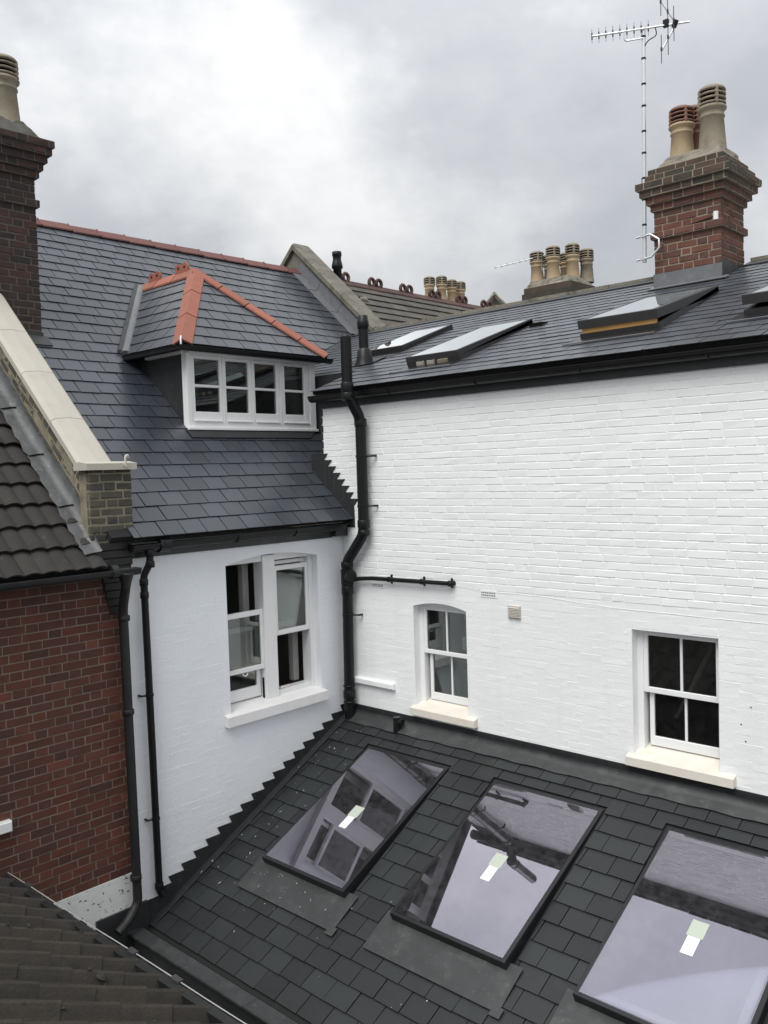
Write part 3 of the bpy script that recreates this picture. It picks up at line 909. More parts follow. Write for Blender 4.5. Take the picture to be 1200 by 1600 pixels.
# hip tiles
def hips(c0, c1, n, d1, d2, w):
    c0, c1 = Vector(c0), Vector(c1)
    up = Vector((0, 0, 1))
    for k in range(n):
        a_ = c0.lerp(c1, k / n) + up * (.030 + .004 * 0); b_ = c0.lerp(c1, (k + 1) / n - .005) + up * .026
        vtile(DM, a_, b_, d1, d2, w, .018, m_tile, 'hip_tile')
cl, crn = Vector((xe, ye0, ze)), Vector((xe, ye1, ze))
def wing(fr_n, edge):  # in-plane direction square to the hip
    return fr_n.cross(edge).normalized()
eL = (ap - cl).normalized(); eR = (ap - crn).normalized()
dFl = wing(fF.N, eL); dFl = dFl if dFl.y > 0 else -dFl
dLl = wing(fL.N, eL); dLl = dLl if dLl.x < 0 else -dLl
dFr = wing(fF.N, eR); dFr = dFr if dFr.y < 0 else -dFr
dRr = wing(fR.N, eR); dRr = dRr if dRr.x < 0 else -dRr
hips(cl, ap, 3, dFl, dLl, .125)
hips(crn, ap, 5, dFr, dRr, .125)
# crested ridge
rd = (Vector((xb, ap.y, ap.z)) - ap)
n_r = 3
for k in range(n_r):
    a_ = ap + rd * (k / n_r) + Vector((0, 0, .03)); b_ = ap + rd * ((k + 1) / n_r - .008) + Vector((0, 0, .026))
    vtile(DM, a_, b_, (0, ap.y - ye0 and -(ap.y - ye0), -(ap.z - ze)), (0, ye1 - ap.y, -(ap.z - ze)), .15, .018, m_tile, 'ridge_tile')
for fr0, fr1 in ((.12, .34), (.62, .84)):
    a_, b_ = ap + rd * fr0, ap + rd * fr1
    xs = [a_.x + (b_.x - a_.x) * t for t in (0, .08, .22, .44, .5, .56, .78, .92, 1)]
    hs = [.10, .145, .165, .145, .13, .145, .165, .145, .10]
    q = MB()
    for sgn in (0,):
        poly = [(x_, .03) for x_ in (xs[0], xs[-1])]
        pl = [(xs[0], .03), (xs[-1], .03)] + [(x_, h_) for x_, h_ in zip(xs[::-1], hs[::-1])]
        fz = Fr((0, ap.y, ap.z), (1, 0, 0), (0, 0, 1))
        q.prism(fz, ccw(pl), -.016, .016)
    c_ = part(q, 'ridge_crest', m_tile, DM)
    for t in (.26, .74):
        h_ = MB(); xc = a_.x + (b_.x - a_.x) * t
        h_.lathe((0, 0, 0), [(0, -.019), (.020, -.019), (.020, .019), (0, .019)], 10, False)
        h_.v = [(xc + vx, ap.y + vz, ap.z + .105 + vy) for vx, vy, vz in h_.v]
        part(h_, 'crest_hole', m_soot, c_)
# hip irons, gutters, soffit boards
q = MB(); q.tube([(xe + .03, ye0 - .03, ze - .03), (xe + .035, ye0 - .035, ze + .05), (xe + .02, ye0 - .02, ze + .075)], .010, 8); part(q, 'hip_iron', m_gloss, DM)
gutter(DM, (xe + .035, ye0 - .07, ze - .035), (xe + .035, ye1 + .02, ze - .035), (1, 0, 0), .045, m_black)
gutter(DM, (xe + .06, ye0 - .035, ze - .036), (xv0 + .10, ye0 - .035, ze - .036), (0, -1, 0), .045, m_black)
q = MB(); q.wbox(XF + .02, xe - .02, Y0 - .02, Y1 + .02, ze - .085, ze - .05); q.wbox(-1.75, XF + .02, Y0 - .06, Y0 + .0, ze - .085, ze - .05)
part(q, 'soffit_board', m_gloss, DM)
# left valley: rounded lead roll
va, vb = Vector((xv0 + .02, ye0 + .02, ze + .02)), Vector((xb + .02, ap.y - .02, ap.z))
q = MB(); n_ = 10
q.tube([va.lerp(vb, k / n_) - Vector((0, 0, .02)) for k in range(n_ + 1)], .07, 12)
part(q, 'valley_roll', m_lead, DM)
q = MB(); s2 = (vb - va).normalized(); dd = RB.N.cross(s2).normalized(); dd = dd if dd.y < 0 else -dd
q.add([va + RB.N * .022, vb + RB.N * .022, vb + dd * .10 + RB.N * .026, va + dd * .10 + RB.N * .026], [(0, 1, 2, 3)])
part(q, 'valley_flashing', m_leadm, DM)
# lead apron under the window
q = MB(); q.prism(RB, [(Y0 - .03, 1.43), (Y1 - .2, 1.43), (Y1 + .02, 1.60), (Y0 - .03, 1.60)], .024, .029); part(q, 'apron', m_leadd, DM)
# window: four casements of two panes
FD = Fr((XF, 0, 0), (0, 1, 0), (0, 0, 1))
q = MB()
q.bbox(FD, Y0, -1.295, 3.235, 4.095, -.06, .03); q.bbox(FD, .475, Y1, 3.235, 4.095, -.06, .03)
q.bbox(FD, -1.295, .475, 3.235, 3.300, -.06, .029); q.bbox(FD, -1.295, .475, 4.045, 4.095, -.06, .029)
lights = [(-1.295, -.860), (-.845, -.432), (-.418, -.005), (.010, .475)]
for a_, b_ in ((-.862, -.843), (-.434, -.416), (-.007, .012)): q.bbox(FD, a_, b_, 3.30, 4.045, -.06, .026)
wD = part(q, 'window', m_gloss, DM)
pz = [(-1.240, -.900), (-.808, -.484), (-.386, -.057), (.078, .393)]
for (a_, b_), (c_, d_) in zip(lights, pz):
    s_ = MB(); z0_, z1_ = 3.305, 4.043
    s_.bbox(FD, a_ + .003, c_, z0_, z1_, -.03, .018); s_.bbox(FD, d_, b_ - .003, z0_, z1_, -.03, .018)
    s_.bbox(FD, c_, d_, z0_, 3.412, -.03, .017); s_.bbox(FD, c_, d_, 4.005, z1_, -.03, .017); s_.bbox(FD, c_, d_, 3.688, 3.718, -.03, .014)
    part(s_, 'casement', m_gloss, wD)
    pane(wD, FD, c_, d_, 3.412, 3.688, -.005); pane(wD, FD, c_, d_, 3.718, 4.005, -.005)
    s_ = MB(); s_.bbox(FD, a_ + .02, b_ - .02, 3.300, 3.316, .015, .045, .003); part(s_, 'drip_bar', m_gloss, wD)
q = MB(); q.bbox(FD, Y0 - .01, Y1 + .01, 3.205, 3.236, -.06, .055, .004); part(q, 'sill', m_gloss, wD)
room(wD, -3.2, XF - .07, Y0 + .06, Y1 - .06, 2.9, 4.08, '+x')

# ================================================================== LEFT PARAPET between the roofs
PP = thing('parapet', 'stock brick parapet with cream stone coping left of the main slate roof', 'parapet', (-1.5, -3.0, 1.4))
ct = lambda x: zB(x) + .435
mb = MB()
mb.prism(FA, ccw([(.044, 2.10), (.044, 2.765), (-.10, 2.765), (-.10, ct(-.10) - .07), (-3.6, ct(-3.6) - .07), (-3.6, 3.6), (-.4, 1.6), (-.27, 1.6), (-.27, 2.10)]), 2.835, 3.118)
mb.prism(FA, ccw([(.05, 2.05), (.05, 2.765), (-.12, 2.765), (-.12, 2.05)]), 2.735, 3.1505)
pbody = part(mb, 'parapet_wall', m_ymort, PP)
FP = Fr((.056, 0, 0), (0, 1, 0), (0, 0, 1))
it = bond(FP, -3.152, -2.732, 2.13, 2.770, (), course=.0765, joint=.015, proud=(-.003, .004), c=.007, jit=.004, rnd=random.Random(71))
emit('brick', pbody, it, m_ybrick)
it = []
FS = Fr((.05, -3.112, ct(.05) - .24), (1, 0, 0), (0, 0, 1))
FS = Fr((-.02, -3.115, ct(-.02) - .25), (-math.cos(pB), 0, math.sin(pB)), (math.sin(pB), 0, math.cos(pB)))
FS.N = Vector((0, -1, 0))
it = bond(FS, 0, 4.6, -.20, .105, (), course=.0765, joint=.012, proud=(0, .006), c=.007, jit=.004, rnd=random.Random(72))
fl = []
for k_, vs_, fs, mt, ar in it: fl.append((k_, vs_, [tuple(reversed(f)) for f in fs], mt, ar))
emit('brick', pbody, fl, m_ybrick)
# coping stones
L_ = 0.0
xs = [-.10, -.62, -1.18, -1.72, -2.28, -2.85, -3.5]
for a_, b_ in zip(xs, xs[1:]):
    q = MB(); P = []
    for x_ in (a_, b_ + .006):
        z = ct(x_)
        P += [(x_, -3.145, z - .085), (x_, -3.145, z - .02), (x_, -3.10, z + .005), (x_, -2.965, z + .018), (x_, -2.82, z + .005), (x_, -2.795, z - .02), (x_, -2.795, z - .085)]
    q.add(P, [(i_, (i_ + 1) % 7, 7 + (i_ + 1) % 7, 7 + i_) for i_ in range(7)] + [tuple(range(6, -1, -1)), tuple(range(7, 14))])
    part(q, 'coping_stone', m_coping, PP)
q = MB()    # kneeler stone at the foot
q.prism(FA, ccw([(.11, 2.768), (.11, 2.826), (-.02, 2.845), (-.13, ct(-.13)), (-.13, 2.768)]), 2.70, 3.195)
part(q, 'kneeler_stone', m_coping, PP)
q = MB(); q.tube(fillet([(.118, -2.82, 2.79), (.118, -2.82, 2.885), (.105, -2.785, 2.90), (.09, -2.77, 2.875)], .02, 4), .011, 8); q.tube([(.105, -2.82, 2.81), (.125, -2.82, 2.81)], .017, 8)
part(q, 'hook', m_grille, PP)
# corbel, painted black
FK = Fr((0, 0, 0), (0, 1, 0), (0, 0, 1))
for k in range(9):
    z0_ = 1.455 + k * .0735; dx = .012 + k * .0058; yr_ = -2.822 + k * .0125; q = MB()
    q.bbox(FK, -2.98 - k * .016, min(yr_, -2.722), z0_, z0_ + .0715, -.05, dx, .006); part(q, 'corbel_brick', m_iron, PP)
# lead flashing on the tiles
NR = Fr((.215, 0, 1.905), (0, 1, 0), (-math.cos(pB), 0, math.sin(pB)))
for k in range(5):
    v0_ = (.13 if k == 0 else .03) + k * .72; v1_ = .03 + k * .72 + .74
    q = MB(); n_ = 10
    P = []
    for i in range(n_ + 1):
        t = i / n_; vv_ = v0_ + (v1_ - v0_) * t
        wob = .012 * math.sin(i * 2.1 + k)
        for u_, h_ in ((-3.275 + wob, .050), (-3.20, .066 + .006 * math.sin(i * 1.7)), (-3.125, .075), (-3.118, .20 if k else .085 + .12 * t)):
            P.append(NR.p(u_, vv_, h_ + .006 * k + (.01 if i == 0 else 0)))
    q.add(P, [(i * 4 + j, i * 4 + j + 1, i * 4 + 5 + j, i * 4 + 4 + j) for i in range(n_) for j in range(3)], True)
    part(q, 'lead_flashing', m_leadold, PP)

# ================================================================== NEIGHBOUR HOUSE
NH = thing('neighbour_house', 'red brick house with brown concrete tiled roof at the left edge', 'building', (-1.5, -4.5, -4.2))
mb = MB(); mb.box(FB, -7.0, -2.832, -4.2, 1.95, -.26, -.0035)
wN = part(mb, 'wall', m_rmort, NH)
it = bond(FB, -4.75, -2.85, -.962, 1.86, [(-4.6, -.215, -3.965, -.105)], course=.0765, st=.218, hd=.104, joint=.011, proud=(-.0008, .0025), c=.002, jit=.002, rnd=random.Random(81))
emit('brick', wN, it, m_rbrick)
mb = MB(); mb.box(FB, -7.0, -2.845, -4.2, -.970, -.01, .006); part(mb, 'painted_plinth', m_patch, NH)
mb = MB(); mb.bbox(FB, -4.6, -3.975, -.205, -.115, -.02, .06, .008); part(mb, 'window_sill', m_sillw, NH)
mb = MB(); mb.prism(NR, [(-7, .0), (-3.10, .0), (-3.10, 5.2), (-7, 5.2)], -.06, -.004)
rN = part(mb, 'roof', m_under, NH)
def roll_tile(w, l, rolls, amp, th, lift, seg=5, power=1.0, pan=False):
    """interlocking tile: wavy section, its tail raised"""
    P, fs = [], []
    n = rolls * seg * 2
    for zoff in (0, -th):
        for v_, up_ in ((0.0, lift), (l * .5, lift * .62), (l, .004)):
            for i in range(n + 1):
                t = i / n
                ph = (t * rolls) % 1.0
                hgt = amp * max(0.0, math.sin(ph * math.pi)) ** power if not pan else amp * (math.exp(-((ph - .5) / .155) ** 2))
                P.append((w * t, v_, up_ + hgt + zoff))
    m_ = n + 1
    for i in range(n):
        for j in range(2):
            a = j * m_ + i
            fs.append((a, a + 1, a + m_ + 1, a + m_))
        fs.append((3 * m_ + i, 3 * m_ + i + 1, i + 1, i))
    for e_ in (0, n):
        fs.append((e_, m_ + e_, 4 * m_ + e_, 3 * m_ + e_))
        fs.append((m_ + e_, 2 * m_ + e_, 5 * m_ + e_, 4 * m_ + e_))
    return P, fs
it = []
rnd = random.Random(91)
tiles = [roll_tile(.298, .345, 2, .020 + .002 * k, .018, .050, 4) for k in range(3)]
for k in range(13):
    u = -3.26 - .0
    n_ = 0
    while u > -6.4:
        u -= .30
        vr_ = rnd.randrange(3); P, fs = tiles[vr_]
        it.append((('nt', vr_), P, fs, NR.m(u, k * .283 - .03, rnd.uniform(-.003, .004), rot=rnd.gauss(0, .006)), .09))
emit('roof_tile', rN, it, m_concrete)
it = []
P, fs = roll_tile(.14, .345, 1, .020, .018, .050, 4)
for k in range(13): it.append((('nh',), P, fs, NR.m(-3.262, k * .283 - .03, .002), .045))
emit('roof_tile', rN, it, m_concrete)
gN = gutter(NH, (.225, -7.0, 1.868), (.225, -2.80, 1.872), (1, 0, 0), .055, m_iron)
q = MB(); q.tube([(.225, -3.08, 1.868), (.225, -3.02, 1.868)], .064, 12); part(q, 'gutter_union', m_iron, gN)
mb = MB(); mb.box(FB, -7.0, -3.10, 1.80, 1.95, -.02, .03); mb.box(FB, -7.0, -3.06, 1.955, 1.97, .0, .20); part(mb, 'fascia', m_iron, NH)

# ================================================================== LEAN-TO ROOF with three rooflights
LT = thing('lean_to', 'charcoal slate lean-to roof below the white walls with lead flashings', 'roof', (3.5, -1.4, -4.2))
cC = math.cos(pC)
SKY = [(.69, 1.78), (2.36, 3.49), (4.085, 5.215)]
vt, vb_ = -.385 / cC, -1.83 / cC
mb = MB()
# sheathing in strips that leave the rooflight openings free
us = [.0] + [x for a_, b_ in SKY for x in (a_ + .02, b_ - .02)] + [8.0]
for i in range(0, len(us), 2): mb.prism(RC, [(us[i], -3.12), (us[i + 1], -3.12), (us[i + 1], 0), (us[i], 0)], -.08, -.004)
for a_, b_ in SKY:
    mb.prism(RC, [(a_ + .02, -3.12), (b_ - .02, -3.12), (b_ - .02, vb_ + .02), (a_ + .02, vb_ + .02)], -.08, -.004)
    mb.prism(RC, [(a_ + .02, vt - .02), (b_ - .02, vt - .02), (b_ - .02, 0), (a_ + .02, 0)], -.08, -.004)
rC = part(mb, 'roof_deck', m_under, LT)
holC = [(a_ - .035, vb_ - .02, b_ + .035, vt + .035) for a_, b_ in SKY]
v0C = -.474 - .1862 * 14
it = slates(RC, [[(.02, v0C - .01), (6.6, v0C - .01), (6.6, -.10), (.02, -.10)]], holC, v0=v0C, vmax=-.12, g=.1862, w=.262, gap=.007, lift=.022, th=.010, u0=-.3, u1=6.6, phase=.05, rnd=random.Random(101), skew=.006)
emit('slate', rC, it, m_slateC)
# lead at the top edge: upstand and apron
mb = MB(); mb.box(FA, .0, 8, -.16, .012, -.01, .010); part(mb, 'upstand_flashing', m_leadd, LT)
for k in range(6):
    a_, b_ = .06 + k * 1.32, .06 + (k + 1) * 1.32 + .04
    q = MB(); P = []; n_ = 16
    for i in range(n_ + 1):
        u_ = a_ + (b_ - a_) * i / n_
        for v_, h_ in ((-.175 + .006 * math.sin(i * 1.3 + k), .026), (-.09, .034 + .004 * math.sin(i * .9 + k)), (-.02, .036), (-.012, .075)):
            P.append(RC.p(u_, v_, h_ + .003 * (k % 2)))
    q.add(P, [(i * 4 + j, (i + 1) * 4 + j, (i + 1) * 4 + j + 1, i * 4 + j + 1) for i in range(n_) for j in range(3)], True)
    part(q, 'apron_flashing', m_leadm, LT)
# stepped flashing up the short white wall
h_, run = .0722, .147
for k in range(20):
    zt = .005 - k * h_; yr = .02 - k * run; yl = yr - run - .012
    zb = lambda y_: zC(y_) + .0
    q = MB()
    q.prism(FB, ccw([(yr + .05, zt), (yl, zt), (yl + .035, zt - h_ - .006), (yl + .035, zb(yl + .035) - .02), (yr + .05, zb(yr + .05) - .02)]), -.002, .006 + .003 * (k % 2))
    part(q, 'step_flashing', m_leadd, LT)
q = MB(); q.prism(RC, [(.0, v0C), (.095, v0C), (.095, -.02), (.0, -.02)], .022, .028); part(q, 'soaker', m_leadd, LT)
# lead aprons below the rooflights
for a_, b_ in SKY:
    q = MB(); P = []
    for v_, n_ in ((vb_ + .05, .036), (vb_ - .10, .034), (vb_ - .20, .031), (vb_ - .315, .029)):
        for u_ in (a_ - .10, a_ + .3, a_ + .7, b_ + .12): P.append(RC.p(u_, v_ + random.uniform(-.003, .003), n_ + random.uniform(-.001, .002)))
    q.add(P, [(i * 4 + j, i * 4 + 4 + j, i * 4 + 5 + j, i * 4 + j + 1) for i in range(3) for j in range(3)])
    part(q, 'lead_apron', m_leadm, LT)
    q = MB(); q.prism(RC, [(a_ - .09, vb_ - .325), (b_ + .11, vb_ - .325), (b_ + .11, vb_ - .313), (a_ - .09, vb_ - .313)], .028, .033); part(q, 'apron_edge', m_leadm, LT)
    q = MB(); q.prism(RC, [(b_ + .06, vb_ - .36), (b_ + .15, vb_ - .36), (b_ + .15, vb_ - .28), (b_ + .06, vb_ - .28)], .030, .034); part(q, 'lead_clip', m_leadm, LT)
# parapet gutter and capping at the foot of the roof
ye = v0C * cC; zeC = zC(ye)
mb = MB(); mb.wbox(-.1, 8, ye - .12, ye + .05, zeC - .22, zeC - .16); part(mb, 'box_gutter', m_leadd, LT)
mb = MB(); mb.wbox(-.02, 8, ye - .22, ye - .115, -4.2, zeC + .015)
mb.wbox(.0, 8, ye - .02, ye + .2, -4.2, zeC - .2)
part(mb, 'gutter_wall', m_fascia, LT)
for k in range(9):
    q = MB(); a_ = .03 + k * .86
    q.bbox(Fr((0, 0, zeC + .015), (1, 0, 0), (0, 1, 0)), a_, a_ + .853, ye - .245, ye - .095, .001, .028, .008); part(q, 'capping', m_leadm, LT)

def rooflight(a_, b_, lab):
    o = thing('rooflight', lab, 'rooflight', RC.p((a_ + b_) / 2, vb_, 0), 'rooflights in the lean-to roof')
    # glass plane: nearly flush at the head, standing proud at the foot
    nb, ntp = .105, .012
    A0, A1, B0, B1 = RC.p(a_, vt, ntp), RC.p(b_, vt, ntp), RC.p(a_, vb_, nb), RC.p(b_, vb_, nb)
    G = Fr(B0, A1 - A0, A0 - B0)
    wd, hg = (A1 - A0).length, (A0 - B0).length
    q = MB(); e = .038
    q.bbox(G, -.01, e, -.01, hg + .01, -.13, .004); q.bbox(G, wd - e, wd + .01, -.01, hg + .01, -.13, .004)
    q.bbox(G, e, wd - e, -.01, e, -.13, .003); q.bbox(G, e, wd - e, hg - e * 1.6, hg + .01, -.13, .003)
    part(q, 'frame', m_frame, o)
    q = MB(); q.box(G, e * .6, wd - e * .6, e * .6, hg - e * .8, -.002, .0055); part(q, 'pane', g_sky, o)
    # spacer seen under the pane
    q = MB(); s0, s1 = .060, .105
    for z_ in (-.022,):
        q.box(G, s0, s1, s0, hg - s0, z_, z_ + .008); q.box(G, wd - s1, wd - s0, s0, hg - s0, z_, z_ + .008)
        q.box(G, s0, wd - s0, s0, s1, z_, z_ + .008); q.box(G, s0, wd - s0, hg - s1, hg - s0, z_, z_ + .008)
    part(q, 'spacer', m_lining, o)
    q = MB()     # shaft lining going down to the room
    d = 1.5
    c4 = [G.p(.05, .05, -.13), G.p(wd - .05, .05, -.13), G.p(wd - .05, hg - .05, -.13), G.p(.05, hg - .05, -.13)]
    lo = [c + Vector((0, 0, -.35)) for c in c4]
    q.add(c4 + lo, [(0, 1, 5, 4), (1, 2, 6, 5), (2, 3, 7, 6), (3, 0, 4, 7)])
    part(q, 'shaft_lining', m_lining, o)
    # white sticker on the glass; its inner reflection painted as a pale green patch
    mu = wd * .5
    q = MB(); q.box(G, mu - .045, mu + .045, hg * .36, hg * .36 + .15, .0060, .0066); part(q, 'label', m_paper, o)
    q = MB(); q.box(G, mu - .06, mu + .06, hg * .36 + .152, hg * .36 + .29, .0060, .0066); part(q, 'label_reflection', m_labelrefl, o)
    return o
for (a_, b_), lab in zip(SKY, ('black framed fixed rooflight nearest the corner soil pipe', 'middle black framed rooflight of the three in the lean-to', 'black framed rooflight farthest from the corner, cut by the right edge')):
    rooflight(a_, b_, lab)
# the room below: floor and walls
mb = MB(); x0, x1, y0, y1, z0, z1 = .05, 7.9, -2.7, .24, -4.15, -1.75
mb.add([(x0, y0, z0), (x1, y0, z0), (x1, y1, z0), (x0, y1, z0), (x0, y0, z1), (x1, y0, z1), (x1, y1, -.3), (x0, y1, -.3)], [(0, 1, 2, 3), (0, 4, 5, 1), (2, 6, 7, 3), (0, 3, 7, 4), (1, 5, 6, 2)])
part(mb, 'room_below', m_floor, LT)
mb = MB()
for x_ in (1.0, 1.25, 2.75, 4.5): mb.wbox(x_, x_ + .05, -2.4, -.2, -2.2, -2.1)
part(mb, 'room_rail', m_lining, LT)

# ================================================================== ROOF WINDOWS in the wing's roof
def roof_window(a_, y0, b_, y1, lift_, lab, wood, hinge):
    v0_, v1_ = (y0 + .15) / cA, (y1 + .15) / cA
    o = thing('roof_window', lab, 'roof window', RA.p((a_ + b_) / 2, v0_, 0), 'roof windows in the wing roof')
    q = MB()   # flashing tray and kerb
    q.prism(RA, [(a_ - .06, v0_ - .25), (b_ + .06, v0_ - .25), (b_ + .06, v1_ + .06), (a_ - .06, v1_ + .06)], .001, .010)
    part(q, 'flashing_tray', m_frame, o)
    q = MB(); q.prism(RA, [(a_ - .06, v0_ - .265), (b_ + .06, v0_ - .265), (b_ + .06, v0_ - .245), (a_ - .06, v0_ - .245)], .018, .026); part(q, 'apron_edge', m_lead, o)
    q = MB(); kw = .05
    q.box(RA, a_, a_ + kw, v0_, v1_, .01, .05); q.box(RA, b_ - kw, b_, v0_, v1_, .01, .05)
    q.box(RA, a_ + kw, b_ - kw, v0_, v0_ + kw, .01, .05); q.box(RA, a_ + kw, b_ - kw, v1_ - kw, v1_, .01, .05)
    part(q, 'kerb', m_sash, o)
    B0, B1, A0 = RA.p(a_, v0_, lift_), RA.p(b_, v0_, lift_), RA.p(a_, v1_, .055)
    G = Fr(B0, B1 - B0, A0 - B0); wd, hg = b_ - a_, (A0 - B0).length
    q = MB(); t_, e = (.075, .055) if wood or lift_ > .12 else (.055, .03)
    q.bbox(G, 0, e, 0, hg, -t_, .012); q.bbox(G, wd - e, wd, 0, hg, -t_, .012)
    q.bbox(G, e, wd - e, 0, e * .7, -t_, .011); q.bbox(G, e, wd - e, hg - e, hg, -t_, .011)
    part(q, 'sash', m_sash, o)
    if wood:
        q = MB(); q.box(G, .03, wd - .03, .012, .05, -t_ - .055, -t_); part(q, 'timber_rail', m_wood, o)
    q = MB(); q.box(G, e * .8, wd - e * .8, e * .6, hg - e * .8, .004, .0085); part(q, 'pane', g_rw, o)
    q = MB(); q.box(G, .04, wd - .04, .04, hg - .04, -t_ + .005, -t_ + .01); part(q, 'blind', m_curtain, o)
    if hinge:
        for k in range(2):
            q = MB(); u_ = wd * (.22 + .2 * k)
            q.box(G, u_, u_ + .09, -.012, .0, -t_ - .045, -t_ - .004); q.box(G, u_, u_ + .012, -.03, .0, -t_ - .06, -t_); q.box(G, u_ + .08, u_ + .092, -.03, .0, -t_ - .06, -t_)
            part(q, 'stay', m_grille, o)
        q = MB(); q.box(G, wd * .62, wd * .80, -.03, .0, -t_ - .055, -t_ - .005); part(q, 'latch_box', m_potd, o)
    return o
labs = ['small closed roof window farthest back behind the black vent pipe', 'slightly open roof window with stay arms, next to the slate vent', 'open roof window with yellow pine lining below the tall chimney', 'open roof window at the right edge above the gutter']
for k, (q_, lb) in enumerate(zip(RWIN, labs)):
    roof_window(q_[0], q_[1], q_[2], q_[3], q_[4] + .055, lb, k == 2, k == 1)

# ================================================================== PIPES
def collar(parent, p, d, r, l=.05, mat=None):
    p, d = Vector(p), Vector(d).normalized()
    q = MB(); q.tube([p - d * l / 2, p - d * l / 2 * .8, p + d * l / 2 * .8, p + d * l / 2], r, 14, rr=[r * .93, r, r, r * .93]); part(q, 'collar', mat or m_black, parent)
SP = thing('soil_pipe', 'thick black soil pipe with bends in the corner of the white walls', 'pipe', (.11, -.1, -.13))
q = MB(); q.tube(fillet([(.45, -.30, 4.14), (.45, -.30, 3.52), (.435, -.10, 3.27), (.435, -.10, 1.99), (.145, -.10, 1.66), (.145, -.10, 1.50), (.115, -.10, -.14)], .09, 6), .060, 18); part(q, 'pipe', m_black, SP)
for p_, d_, r_, l_ in (((.45, -.3, 3.60), (0, 0, 1), .070, .10), ((.45, -.3, 3.50), (0, 0, 1), .068, .08), ((.435, -.10, 3.22), (0, 0, 1), .069, .09), ((.435, -.10, 2.10), (0, 0, 1), .069, .09), ((.435, -.10, 2.00), (0, 0, 1), .067, .06), ((.150, -.10, 1.63), (0, 0, 1), .070, .07), ((.144, -.10, 1.34), (0, 0, 1), .069, .10), ((.120, -.10, .24), (0, 0, 1), .068, .02), ((.120, -.10, .14), (0, 0, 1), .071, .10), ((.118, -.10, .055), (0, 0, 1), .069, .02)):
    collar(SP, p_, d_, r_, l_)
q = MB(); q.tube([(.155, -.10, 1.50), (.225, -.125, 1.505)], .062, 14); q.tube([(.145, -.10, 1.40), (.145, -.10, 1.58)], .071, 16); part(q, 'access_branch', m_black, SP)
q = MB(); q.tube([(.215, -.124, 1.505), (.250, -.132, 1.507)], .070, 14); part(q, 'access_cap', m_black, SP)
q = MB(); q.tube(fillet([(.17, -.08, 1.45), (.28, -.058, 1.475), (.50, -.055, 1.492), (1.59, -.055, 1.506), (1.615, -.03, 1.506), (1.615, .01, 1.506)], .03, 4), .024, 12); part(q, 'waste_branch', m_black, SP)
for x_ in (.75, 1.22, 1.595):
    q = MB(); zz = 1.492 + (x_ - .5) * .0128; q.tube([(x_ - .012, -.055, zz), (x_ + .012, -.055, zz)], .031, 12); q.box(FA, x_ - .008, x_ + .008, zz - .05, zz + .05, .0, .02); part(q, 'clip', m_black, SP)
for x_, z_ in ((.435, 2.85), (.435, 2.30), (.14, 1.06)):
    q = MB(); q.tube([(x_, -.10, z_ - .012), (x_, -.10, z_ + .012)], .066, 14); q.tube([(x_ + .06, -.09, z_), (x_ + .13, -.045, z_)], .010, 8); q.tube([(x_ + .13, -.06, z_), (x_ + .13, .0, z_)], .012, 8); part(q, 'bracket', m_black, SP)
q = MB(); q.tube([(.45, -.30, 4.13), (.45, -.30, 4.17)], .052, 14, rr=[.058, .045]); part(q, 'vent_cap', m_iron, SP)

DP = thing('downpipe', 'slim black downpipe on the white wall with a swan neck at the gutter', 'pipe', (.06, -2.63, -1.26))
q = MB(); q.tube(fillet([(.115, -2.61, 2.05), (.115, -2.61, 1.90), (.075, -2.66, 1.78), (.075, -2.66, 1.70), (.062, -2.632, -1.20), (.085, -2.60, -1.27)], .05, 5), .034, 14); part(q, 'pipe', m_black, DP)
for z_, r_ in ((1.99, .046), (1.885, .042), (1.72, .041), (1.60, .041), (-1.17, .042)):
    t_ = (1.7 - z_) / 2.9; x_, y_ = (.115, -2.61) if z_ > 1.85 else (.074 - .012 * t_, -2.66 + .028 * t_)
    collar(DP, (x_, y_, z_), (0, 0, 1), r_, .06)
for z_ in (.66, -.52):
    t_ = (1.7 - z_) / 2.9; x_, y_ = .074 - .012 * t_, -2.66 + .028 * t_
    q = MB(); q.tube([(x_, y_, z_ - .012), (x_, y_, z_ + .012)], .040, 12); q.tube([(x_, y_ - .03, z_), (x_ - .02, y_ - .075, z_)], .009, 8); q.tube([(x_ - .02, y_ - .075, z_), (.0, y_ - .075, z_)], .011, 8); part(q, 'bracket', m_black, DP)

DN = thing('downpipe', 'black cast iron downpipe beside the red brick wall, with hopper under corbel', 'pipe', (.1, -2.89, -1.35))
q = MB(); q.tube(fillet([(.225, -2.93, 1.84), (.225, -2.93, 1.74), (.11, -2.905, 1.52), (.10, -2.90, 1.40), (.10, -2.885, -1.22), (.12, -3.0, -1.34), (.14, -3.12, -1.40)], .05, 5), .042, 14); part(q, 'pipe', m_iron, DN)
q = MB(); q.lathe((.225, -2.93, 1.70), [(.035, 0), (.045, .05), (.07, .13), (.075, .15), (.06, .15)], 14); part(q, 'hopper', m_iron, DN)
for z_ in (1.42, .56, -.98): collar(DN, (.10, -2.893, z_), (0, 0, 1), .052, .05, m_iron)
q = MB(); q.box(FB, -3.26, -2.74, -2.6, -1.28, .0, .03); part(q, 'shoe_board', m_fascia, DN)

